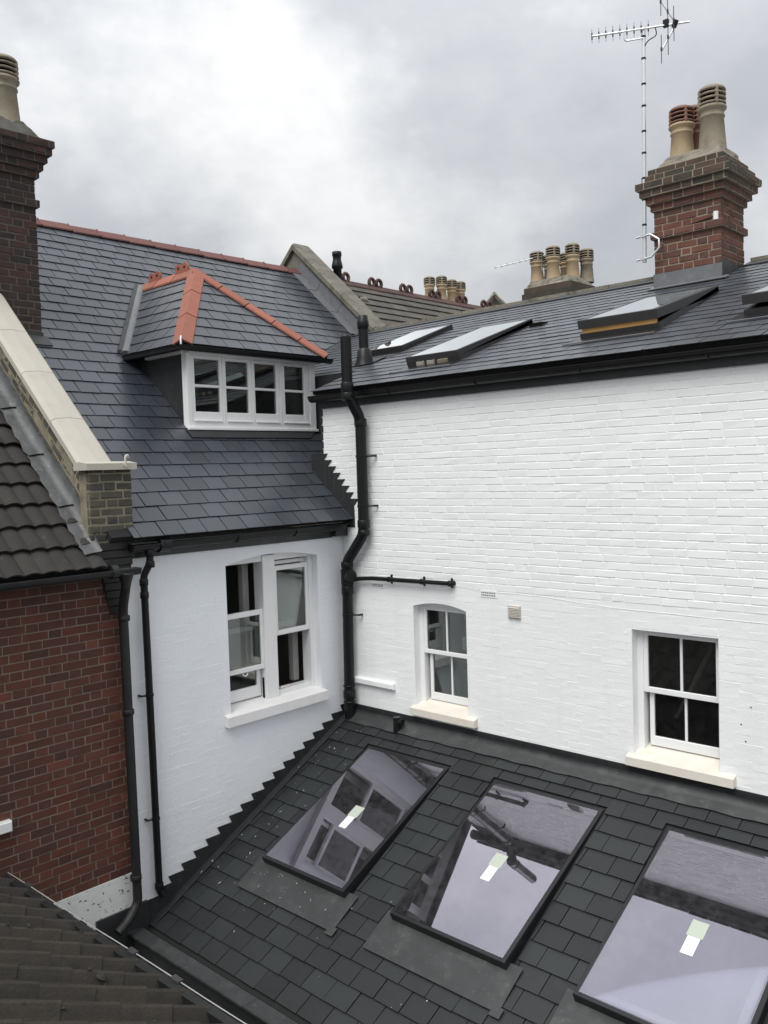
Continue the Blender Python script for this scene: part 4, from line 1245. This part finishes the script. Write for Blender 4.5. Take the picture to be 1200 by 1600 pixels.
VP = thing('vent_pipe', 'black vent pipe with flared skirt standing on the wing roof', 'pipe', (-.47, .93, zA(.93)))
q = MB(); zb_ = zA(.93) - .03
q.tube([(-.47, .93, zb_ + .1), (-.478, .93, zb_ + .50)], .062, 16); part(q, 'pipe', m_black, VP)
q = MB(); q.lathe((-.478, .93, zb_ + .47), [(.062, 0), (.072, .01), (.074, .10), (.064, .115), (.064, .165), (.058, .17), (.0, .168)], 16); part(q, 'cowl', m_black, VP)
q = MB(); q.lathe((-.47, .93, zb_ + .0), [(.135, .0), (.10, .10), (.085, .20), (.064, .23)], 18); q.prism(RA, [(-.68, 1.02), (-.26, 1.02), (-.26, 1.36), (-.68, 1.36)], .020, .025); part(q, 'skirt', m_black, VP)
SV = MB(); SV.prism(RA, [(1.55, 1.86), (1.72, 1.86), (1.72, 2.0), (1.55, 2.0)], .01, lambda u, v: .055 - (v - 1.86) * .25)
single(SV, 'slate_vent', m_black, 'low black slate vent on the wing roof between the roof windows', 'vent', RA.p(1.63, 1.9, 0))
VS = MB(); VS.tube([(.875, -.13, -.17), (.875, -.13, .012)], .042, 14); VS.tube([(.875, -.13, -.035), (.955, -.13, -.035)], .035, 12)
single(VS, 'vent_stub', m_black, 'short black pipe stub at the head of the lean-to roof', 'pipe', (.875, -.13, -.16))

# ================================================================== CHIMNEYS
def pot(parent, c, h, r, mat, capm=None, seg=20):
    q = MB(); q.lathe(c, [(r * 1.06, 0), (r * 1.02, .03 * h), (r * .84, .50 * h), (r * .92, .515 * h), (r * .92, .535 * h), (r * .86, .55 * h), (r * .88, .60 * h), (r * 1.04, .63 * h), (r * 1.06, .655 * h), (r * .96, .68 * h), (r * .6, .685 * h)], seg)
    o = part(q, 'chimney_pot', mat, parent)
    capm = capm or mat
    q = MB()
    for z_ in (.705, .775, .845): q.lathe(c, [(r * .72, z_ * h), (r * 1.0, (z_ - .012) * h), (r * 1.03, (z_ + .012) * h), (r * .74, (z_ + .04) * h), (r * .72, z_ * h)], seg)
    q.lathe(c, [(r * .72, .905 * h), (r * 1.0, .90 * h), (r * 1.0, .925 * h), (r * .9, .955 * h), (r * .55, .99 * h), (r * .2, 1.0 * h), (0, 1.0 * h)], seg)
    for k in range(4):
        an = math.pi / 4 + k * math.pi / 2; x_, y_ = c[0] + math.cos(an) * r * .9, c[1] + math.sin(an) * r * .9
        q.wbox(x_ - .016, x_ + .016, y_ - .016, y_ + .016, c[2] + .68 * h, c[2] + .92 * h)
    part(q, 'louvre_cap', capm, o)
    q = MB(); q.lathe(c, [(r * .55, .66 * h), (r * .55, .93 * h)], 10); part(q, 'flue', m_soot, o)
    return o
def stack(root, x0, x1, y0, y1, z0, offs, ch, brick, mort, darkfrom=None, dark=None, joint=.012, seed=1):
    rnd = random.Random(seed)
    core = MB()
    A_, B_ = [], []
    for k, o in enumerate(offs):
        z = z0 + k * ch
        core.wbox(x0 - o + .005, x1 + o - .005, y0 - o + .005, y1 + o - .005, z - .001, z + ch - .002)
        lst = B_ if (darkfrom is not None and k >= darkfrom) else A_
        X0, X1, Y0_, Y1_ = x0 - o, x1 + o, y0 - o, y1 + o
        fs = [(Fr((X0, Y0_, z), (1, 0, 0), (0, 0, 1)), X1 - X0), (Fr((X1, Y0_ + .115, z), (0, 1, 0), (0, 0, 1)), Y1_ - Y0_ - .115),
              (Fr((X0, Y1_ - .115, z), (0, -1, 0), (0, 0, 1)), Y1_ - Y0_ - .23), (Fr((X1 - .115, Y1_, z), (-1, 0, 0), (0, 0, 1)), X1 - X0 - .115)]
        for f_, w_ in fs:
            lst += bond(f_, 0, w_, joint / 2, ch - joint / 2 + .0001, (), course=ch * 1.5, joint=joint, proud=(-.002, .003), d=.10, c=.005, jit=.003, row0=k, rnd=rnd, st=.225, hd=.105)
    body = part(core, 'mortar_core', mort, root)
    emit('brick', body, A_, brick)
    if B_: emit('brick', body, B_, dark)
    return z0 + len(offs) * ch
def frustum(parent, b, z0, t, z1, mat, name='flaunching', n=6):
    q = MB(); P = []
    rnd = random.Random(name + str(z0))
    for i in range(n + 1):
        s_ = i / n; k = s_ ** .8
        x0, x1, y0, y1 = [b[j] + (t[j] - b[j]) * k for j in range(4)]
        ring = [(x0 + (x1 - x0) * a, y0) for a in (0, .25, .5, .75)] + [(x1, y0 + (y1 - y0) * a) for a in (0, .25, .5, .75)] + [(x1 + (x0 - x1) * a, y1) for a in (0, .25, .5, .75)] + [(x0, y1 + (y0 - y1) * a) for a in (0, .25, .5, .75)]
        P += [(x_ + rnd.uniform(-.008, .008), y_ + rnd.uniform(-.008, .008), z0 + (z1 - z0) * s_ + rnd.uniform(-.006, .006)) for x_, y_ in ring]
    m_ = 16
    q.add(P, [(i * m_ + j, i * m_ + (j + 1) % m_, (i + 1) * m_ + (j + 1) % m_, (i + 1) * m_ + j) for i in range(n) for j in range(m_)] + [tuple(range(n * m_, n * m_ + m_))])
    return part(q, name, mat, parent)

CR = thing('chimney_stack', 'orange red brick chimney with three pots on the wing roof, beside aerial mast', 'chimney', (2.95, 3.0, 4.7))
ch = .0795
offs = [0] * 8 + [.035] + [0] * 3 + [.03, .075, .12, .155, .10, .045]
zt = stack(CR, 2.555, 3.335, 2.70, 3.36, 4.62, offs, ch, m_cbrick, m_cmort, 14, m_cbrickd, joint=.012, seed=3)
frustum(CR, (2.53, 3.36, 2.68, 3.38), zt - .02, (2.68, 3.28, 2.82, 3.30), zt + .14, m_flaunch)
pot(CR, (3.140, 2.97, zt + .11), .74, .150, m_potd)
pot(CR, (2.772, 3.0, zt + .08), .66, .142, m_pot, m_potr)
pot(CR, (2.80, 3.27, zt + .09), .72, .140, m_potr)
mb = MB(); mb.box(Fr((0, 2.70, 0), (1, 0, 0), (0, 0, 1)), 2.545, 3.345, 4.60, 4.86, -.01, .012)
mb.prism(RA, [(2.50, 2.96), (3.42, 2.96), (3.40, 3.10), (2.50, 3.10)], .02, .03)
part(mb, 'lead_flashing', m_lead, CR)
mb = MB(); mb.box(Fr((3.335, 0, 0), (0, 1, 0), (0, 0, 1)), 2.70, 3.36, 4.60, 4.90, -.01, .012); part(mb, 'lead_flashing', m_leadm, CR)
q = MB(); q.tube([(3.285, 2.685, 5.33), (3.285, 2.685, 5.42)], .028, 12); part(q, 'cable_box', m_gloss, CR)
q = MB(); q.tube([(2.62, 2.69, 5.30), (2.95, 2.688, 5.335), (3.27, 2.688, 5.375)], .006, 6); part(q, 'aerial_lead', m_black, CR)

CL = thing('chimney_stack', 'tall sooty brown brick chimney with one buff pot at the left edge', 'chimney', (-2.7, -2.9, 4.2))
offs = [0] * 20 + [.035] + [0] * 3 + [.04, .075, .11, .15, .17]
zt = stack(CL, -3.10, -2.265, -3.45, -2.382, 4.12, offs, .0800, m_dbrick, m_dmort, None, None, joint=.012, seed=5)
frustum(CL, (-3.24, -2.13, -3.59, -2.245), zt - .02, (-3.0, -2.30, -3.3, -2.47), zt + .20, m_flaunchd)
pot(CL, (-2.45, -2.60, zt + .16), .76, .165, m_potd)
mb = MB(); mb.box(Fr((-2.265, 0, 0), (0, 1, 0), (0, 0, 1)), -3.4, -2.372, 4.05, 4.34, -.01, .014); mb.prism(RB, [(-2.9, 3.05), (-2.33, 3.05), (-2.33, 3.23), (-2.9, 3.23)], .02, .028); part(mb, 'lead_flashing', m_leadm, CL)

def far_chimney(c, w, d, zb_, zt_, pots, label, r, h):
    o = thing('chimney_stack', label, 'chimney', (c[0], c[1], zb_))
    q = MB(); x0, x1, y0, y1 = c[0] - w / 2, c[0] + w / 2, c[1] - d / 2, c[1] + d / 2
    q.wbox(x0, x1, y0, y1, zb_, zt_ - .25); q.wbox(x0 - .06, x1 + .06, y0 - .06, y1 + .06, zt_ - .25, zt_ - .14); q.wbox(x0 - .03, x1 + .03, y0 - .03, y1 + .03, zt_ - .14, zt_ - .03)
    part(q, 'stack_body', m_cbrickd, o)
    frustum(o, (x0 - .02, x1 + .02, y0 - .02, y1 + .02), zt_ - .035, (x0 + .06, x1 - .06, y0 + .06, y1 - .06), zt_ + .10, m_flaunch)
    for x_, y_, s_ in pots: pot(o, (x_, y_, zt_ + .06), h * s_, r, m_pot if s_ != 1.01 else m_potd, m_potd, 14)
    return o
vR = RT.copy(); vR.z = 0; vR.normalize()
c1 = Vector((-1.95, 7.97, 0))
far_chimney(c1, .98, .85, 4.0, 6.16, [(c1.x - .36, c1.y - .22, .98), (c1.x - .02, c1.y - .18, 1.05), (c1.x + .24, c1.y + .10, 1.12), (c1.x + .36, c1.y + .42, 1.01), (c1.x - .36, c1.y + .25, 1.01), (c1.x - .05, c1.y + .35, 1.0)], 'distant stack of six buff pots directly above the wing roof coping', .135, .66)
c2 = Vector((-6.7, 10.4, 0))
far_chimney(c2, .62, 1.5, 5.6, 6.72, [(c2.x - .1, c2.y - .55, .98), (c2.x, c2.y - .2, 1.06), (c2.x, c2.y + .2, 1.0), (c2.x, c2.y + .55, 1.0)], 'distant row of four pots behind the crested clay ridge', .135, .68)

# ================================================================== HOUSE BEYOND THE PARTY WALL
FH = thing('far_house', 'weathered grey slate house roof with crested clay ridge beyond the party wall', 'building', (-4.5, 8.0, -4.2))
zf = 6.20
mb = MB(); RF = Fr((-4.5, 0, zf), (0, 1, 0), (-math.cos(pB), 0, math.sin(pB)))
mb.prism(RF, [(3.74, -5.2), (12.5, -5.2), (12.5, 0), (3.74, 0)], -.06, -.003)
mb.add([(-4.5, 3.74, zf), (-4.5, 12.5, zf), (-9.0, 12.5, 2.2), (-9.0, 3.74, 2.2)], [(0, 1, 2, 3)])
mb.wbox(-9, -.6, 3.74, 12.5, -4.2, 2.3)
rF = part(mb, 'roof', m_oldstone, FH)
m_oldslate = M('weathered_brown_slate', (.085, .078, .068), .85, .25, 5, .7, 40, pv=.22, stain=[(4, .5, .75, (.045, .042, .036), .7, None)])
it = slates(RF, [[(3.9, -2.6), (12.4, -2.6), (12.4, -.02), (3.9, -.02)]], (), v0=-2.6, vmax=-.05, g=.23, w=.44, lift=.035, th=.02, u0=3.6, u1=12.5, rnd=random.Random(111), gap=.008)
emit('slate', rF, it, m_oldslate)
y = 3.9; k = 0
while y < 12.2:
    vtile(FH, (-4.5, y, zf + .03), (-4.5, y + .44, zf + .03), (math.cos(pB), 0, -math.sin(pB)), (-math.cos(pB), 0, -math.sin(pB)), .15, .018, m_oldridge, 'ridge_tile')
    if k % 2 == 1:
        q = MB()
        for dy in (.10, .30):      # open rings standing on the ridge
            q.tube([(-4.5, y + dy + math.cos(t) * .072, zf + .105 + math.sin(t) * .078) for t in [2 * math.pi * j / 10 for j in range(11)]], .036, 6)
        part(q, 'ridge_crest', m_oldridge, FH)
    y += .45; k += 1
for u_, v_ in ((4.62, -.62), (7.1, -1.15)):
    q = MB(); q.lathe((0, 0, 0), [(0, .05), (.06, .045), (.10, .02), (.11, 0)], 10)
    q.v = [tuple(RF.p(u_ + a_, v_ + b_ * .6, c_ + .03)) for a_, b_, c_ in q.v]; part(q, 'mortar_lump', m_flaunch, FH)
VF = thing('vent_pipe', 'distant black vent pipe rising behind the party wall coping', 'pipe', (-4.0, 3.95, 5.6))
q = MB(); q.lathe((-4.0, 3.95, 5.55), [(.075, 0), (.075, .72), (.10, .74), (.10, .78), (.085, .84), (.075, .88), (.075, .94), (.085, .95), (.085, 1.02), (.06, 1.03), (0, 1.03)], 14); part(q, 'pipe', m_black, VF)
# small far gable
GB = thing('far_gable', 'tiny grey gable end peeping above the wing roof coping', 'gable', (-4.6, 9.6, 5.0))
d_ = vR; c_ = Vector((-4.62, 9.6, 6.6))
q = MB(); P = [c_ + d_ * a_ + Vector((0, 0, b_)) for a_, b_ in ((-.50, -.55), (.45, -.55), (-.05, .0))]; bk = Vector((-.68, .73, 0)) * .6
q.add([Vector((p.x, p.y, p.z)) for p in P] + [p + bk for p in P], [(0, 1, 2), (5, 4, 3), (0, 3, 4, 1), (1, 4, 5, 2), (2, 5, 3, 0)]); part(q, 'gable_wall', m_oldstone, GB)
q = MB(); ed = [c_ + d_ * a_ + Vector((0, 0, b_)) - bk * .15 for a_, b_ in ((-.56, -.58), (-.05, .03), (.51, -.58))]
q.tube(ed, .05, 6); q.tube([ed[1], ed[1] + bk], .05, 6); part(q, 'coping', m_flaunch, GB)

# ================================================================== AERIALS
AE = thing('tv_aerial', 'tall silver television aerial mast bracketed to the brick chimney', 'aerial', (2.40, 2.80, 5.05))
mx, my = 2.47, 2.62
q = MB(); q.tube([(mx, my, 5.005), (mx + .035, my, 7.66)], .024, 12); part(q, 'mast', m_alu, AE)
for k in range(9):
    z_ = 5.42 + k * .265 + (.02 if k % 2 else 0); q = MB(); q.tube([(mx + .013 * (z_ - 5), my, z_), (mx + .013 * (z_ - 5), my, z_ + .022)], .027, 10); part(q, 'tape', m_black, AE)
bd = Vector((math.cos(R(28.5)), math.sin(R(28.5)), 0)); mt_ = Vector((mx + .035, my - .03, 7.63))
b0 = mt_ - bd * .56; b1 = mt_ + bd * .51
q = MB(); q.tube([b0, b1], .012, 8); part(q, 'boom', m_alu, AE)
for k in range(9):
    p = b0.lerp(b1, .0 + k * .073); q = MB(); hl = .085 if k else .08
    q.tube([p - Vector((0, 0, hl)), p - Vector((0, 0, .04))], .0025, 5); q.tube([p + Vector((0, 0, hl)), p + Vector((0, 0, .04))], .0025, 5); q.tube([p - Vector((0, 0, .04)), p + Vector((0, 0, .04))], .0075, 6)
    part(q, 'director', m_black, AE)
p = b0.lerp(b1, .765); q = MB(); q.wbox(p.x - .03, p.x + .03, p.y - .02, p.y + .02, p.z - .02, p.z + .06); part(q, 'dipole_box', m_black, AE)
pr_ = b0.lerp(b1, .85)
for sg in (1, -1):
    q = MB(); e0, e1 = pr_ + bd * .02, pr_ - bd * .14 + Vector((0, 0, sg * .27)); q.tube([e0, e1], .011, 8); part(q, 'reflector_arm', m_alu, AE)
    for t_, l_ in ((.12, .16), (.52, .20), (.98, .16)):
        p = e0.lerp(e1, t_); q = MB(); q.tube([p + Vector((0, -.02, -l_)), p + Vector((0, -.02, l_))], .0045, 6); q.tube([p + Vector((0, -.02, -.02)), p + Vector((0, -.02, .02))], .011, 6); part(q, 'reflector_rod', m_sash, AE)
q = MB(); q.tube([pr_ + Vector((-.01, 0, -.035)), pr_ + Vector((.02, 0, .035))], .030, 10); part(q, 'reflector_hub', m_black, AE)
q = MB(); q.tube(fillet([mt_ - bd * .20, mt_ - bd * .20 + Vector((0, 0, -.11)), mt_ + Vector((0, 0, -.105))], .04, 4), .010, 8); part(q, 'boom_clamp', m_alu, AE)
q = MB(); q.tube(fillet([b0.lerp(b1, .66) + Vector((0, -.01, -.01)), mt_ + bd * .16 + Vector((0, 0, -.10)), mt_ + bd * .05 + Vector((0, 0, -.14)), mt_ + Vector((-.01, .02, -.24))], .05, 4), .006, 6); part(q, 'coax', m_black, AE)
q = MB(); q.tube([(mx - .09, my - .01, 5.30), (mx + .08, my - .01, 5.31), (mx + .185, my - .01, 5.235), (mx + .19, my - .01, 5.14), (mx + .09, my - .01, 5.05), (mx - .09, my - .01, 5.04)], .013, 8)
q.tube([(mx + .19, my - .01, 5.19), (mx + .19, 2.70, 5.19)], .010, 6); q.wbox(mx - .035, mx + .035, my - .04, my - .02, 5.29, 5.32); q.wbox(mx - .035, mx + .035, my - .04, my - .02, 5.03, 5.055); part(q, 'wall_bracket', m_alu, AE)
FAe = thing('tv_aerial', 'faint distant aerial left of the six pot stack', 'aerial', (-2.6, 7.6, 6.5))
a_, b_ = Vector((-2.84, 7.10, 6.55)), Vector((-2.30, 7.65, 6.72))
q = MB(); q.tube([a_, b_ + Vector((.15, .15, .05))], .010, 6); part(q, 'boom', m_alu, FAe)
for k in range(7):
    p = a_.lerp(b_, k / 6.5); q = MB(); q.tube([p + Vector((-.05, .05, .04)), p + Vector((.05, -.05, -.04))], .006, 5); part(q, 'director', m_sash, FAe)
q = MB(); q.tube([b_ + Vector((.1, .1, .1)), b_ + Vector((.1, .1, -1.5))], .014, 8); part(q, 'mast', m_alu, FAe)

# ================================================================== FOREGROUND PANTILE ROOF
FG = thing('pantile_roof', 'mossy brown pantile roof in the near left corner', 'roof', (3.0, -5.5, -4.2))
pF = R(27)
RFg = Fr((0, -4.06, -.690), (-1, 0, -.016), (0, -math.cos(pF), math.sin(pF)))
mb = MB(); mb.prism(RFg, [(-6.5, .02), (-.02, .02), (-.02, 3.6), (-6.5, 3.6)], -.08, -.006)
mb.wbox(.02, 6.5, -7.2, -4.22, -4.2, -.70)
rG = part(mb, 'roof_deck', m_under, FG)
q = MB(); q.add([(x_, y_, z_ + .016 * x_) for x_ in (.0, 6.5) for y_, z_ in ((-4.075, -.78), (-4.02, -.78), (-4.02, -.566), (-4.075, -.57))], [(0, 3, 2, 1), (4, 5, 6, 7), (0, 1, 5, 4), (1, 2, 6, 5), (2, 3, 7, 6), (3, 0, 4, 7)]); part(q, 'eaves_board', m_iron, FG)
tl = []
for k in range(4):
    random.seed(200 + k)
    P, fs = roll_tile(.272, .42, 1, .115, .010, .016, 10, pan=True)
    P = [(x, y_ + random.uniform(-.002, .002), z + random.uniform(-.0015, .0015)) for x, y_, z in P]
    tl.append((P, fs))
random.seed(12)
rnd = random.Random(13); it = []
for k in range(10):
    for j in range(24):
        vr_ = rnd.randrange(4); P, fs = tl[vr_]
        it.append((('fg', vr_), P, fs, RFg.m(-.02 - (j + 1) * .272 + rnd.uniform(-.004, .004), -.04 + k * .37 + rnd.uniform(-.006, .006), rnd.uniform(-.001, .002), rot=rnd.gauss(0, .003)), .09))
emit('pantile', rG, it, m_fgtile)
mm = MB()
rnd = random.Random(14)
for k in range(70):
    u_, v_ = -rnd.uniform(.2, 3.6), rnd.uniform(.0, 1.5); s_ = rnd.choice((.006, .008, .012, .016, .026)) * rnd.uniform(.7, 1.2)
    pr_ = [(s_ * .2, .55 * s_), (s_ * .65, .42 * s_), (s_, .1 * s_), (s_ * 1.05, -.3 * s_)]
    q = MB(); q.lathe((0, 0, 0), pr_, 9); q.add([(s_ * .2 * math.cos(i * .698), s_ * .2 * math.sin(i * .698), .55 * s_) for i in range(9)], [tuple(range(9))])
    ph = (-u_ - .02) / .272 % 1.0
    ph = 1 - ph
    hgt = .115 * math.exp(-((ph - .5) / .155) ** 2) + .022
    mm.add([RFg.p(u_ + x * rnd.uniform(.8, 1.25) + rnd.uniform(-.3, .3) * s_ * .3, v_ + y_ * rnd.uniform(.8, 1.3), hgt + z) for x, y_, z in q.v], q.f, True)
tag(part(mm, 'moss', m_moss), 'small cushions of dry moss dotted over the near pantiles', 'moss', kind='stuff')
LC = thing('eaves_cable', 'thin white cable clipped along the eaves of the near pantile roof', 'cable', (1.5, -4.07, -.5))
q = MB(); q.tube([(-.02 + k * .35, -4.008, -.560 + .003 * math.sin(k * 1.3) + .0056 * k) for k in range(19)], .0038, 8); part(q, 'cable', m_cable, LC)
for x_ in (.38, 1.95, 2.48, 3.6, 4.9):
    q = MB(); q.bbox(Fr((0, -4.010, -.563 + .016 * x_), (1, 0, 0), (0, 0, 1)), x_ - .045, x_ + .045, -.016, .018, -.02, .02, .006); part(q, 'clip', m_sash, LC)
# pieces of white paint on the lean-to roof
fl = MB(); rnd = random.Random(15)
for k in range(150):
    if rnd.random() < .35: continue
    if k < 90: u_, v_ = rnd.gauss(.42, .30), -rnd.uniform(.25, 2.5)
    elif k < 130: u_, v_ = rnd.gauss(1.15, .35), -rnd.gauss(2.20, .12)
    else: u_, v_ = rnd.uniform(.3, 4.5), -rnd.uniform(.2, 3.0)
    if u_ < .08 or any(a_ - .05 < u_ < b_ + .05 and vb_ - .02 < v_ < vt + .05 for a_, b_ in SKY): continue
    s_ = rnd.choice((.0022, .003, .0035, .005)); an = rnd.uniform(0, 3); l_ = s_ * rnd.choice((1, 1.3, 3))
    fl.add([RC.p(u_ + x_ * math.cos(an) - y_ * math.sin(an), v_ + x_ * math.sin(an) + y_ * math.cos(an), .042) for x_, y_ in ((-l_, -s_), (l_, -s_ * .7), (l_ * .8, s_), (-l_ * .9, s_ * .6))], [(0, 1, 2, 3)])
tag(part(fl, 'paint_flecks', m_flakes), 'white paint flecks scattered over the lean-to slates', 'debris', kind='stuff')
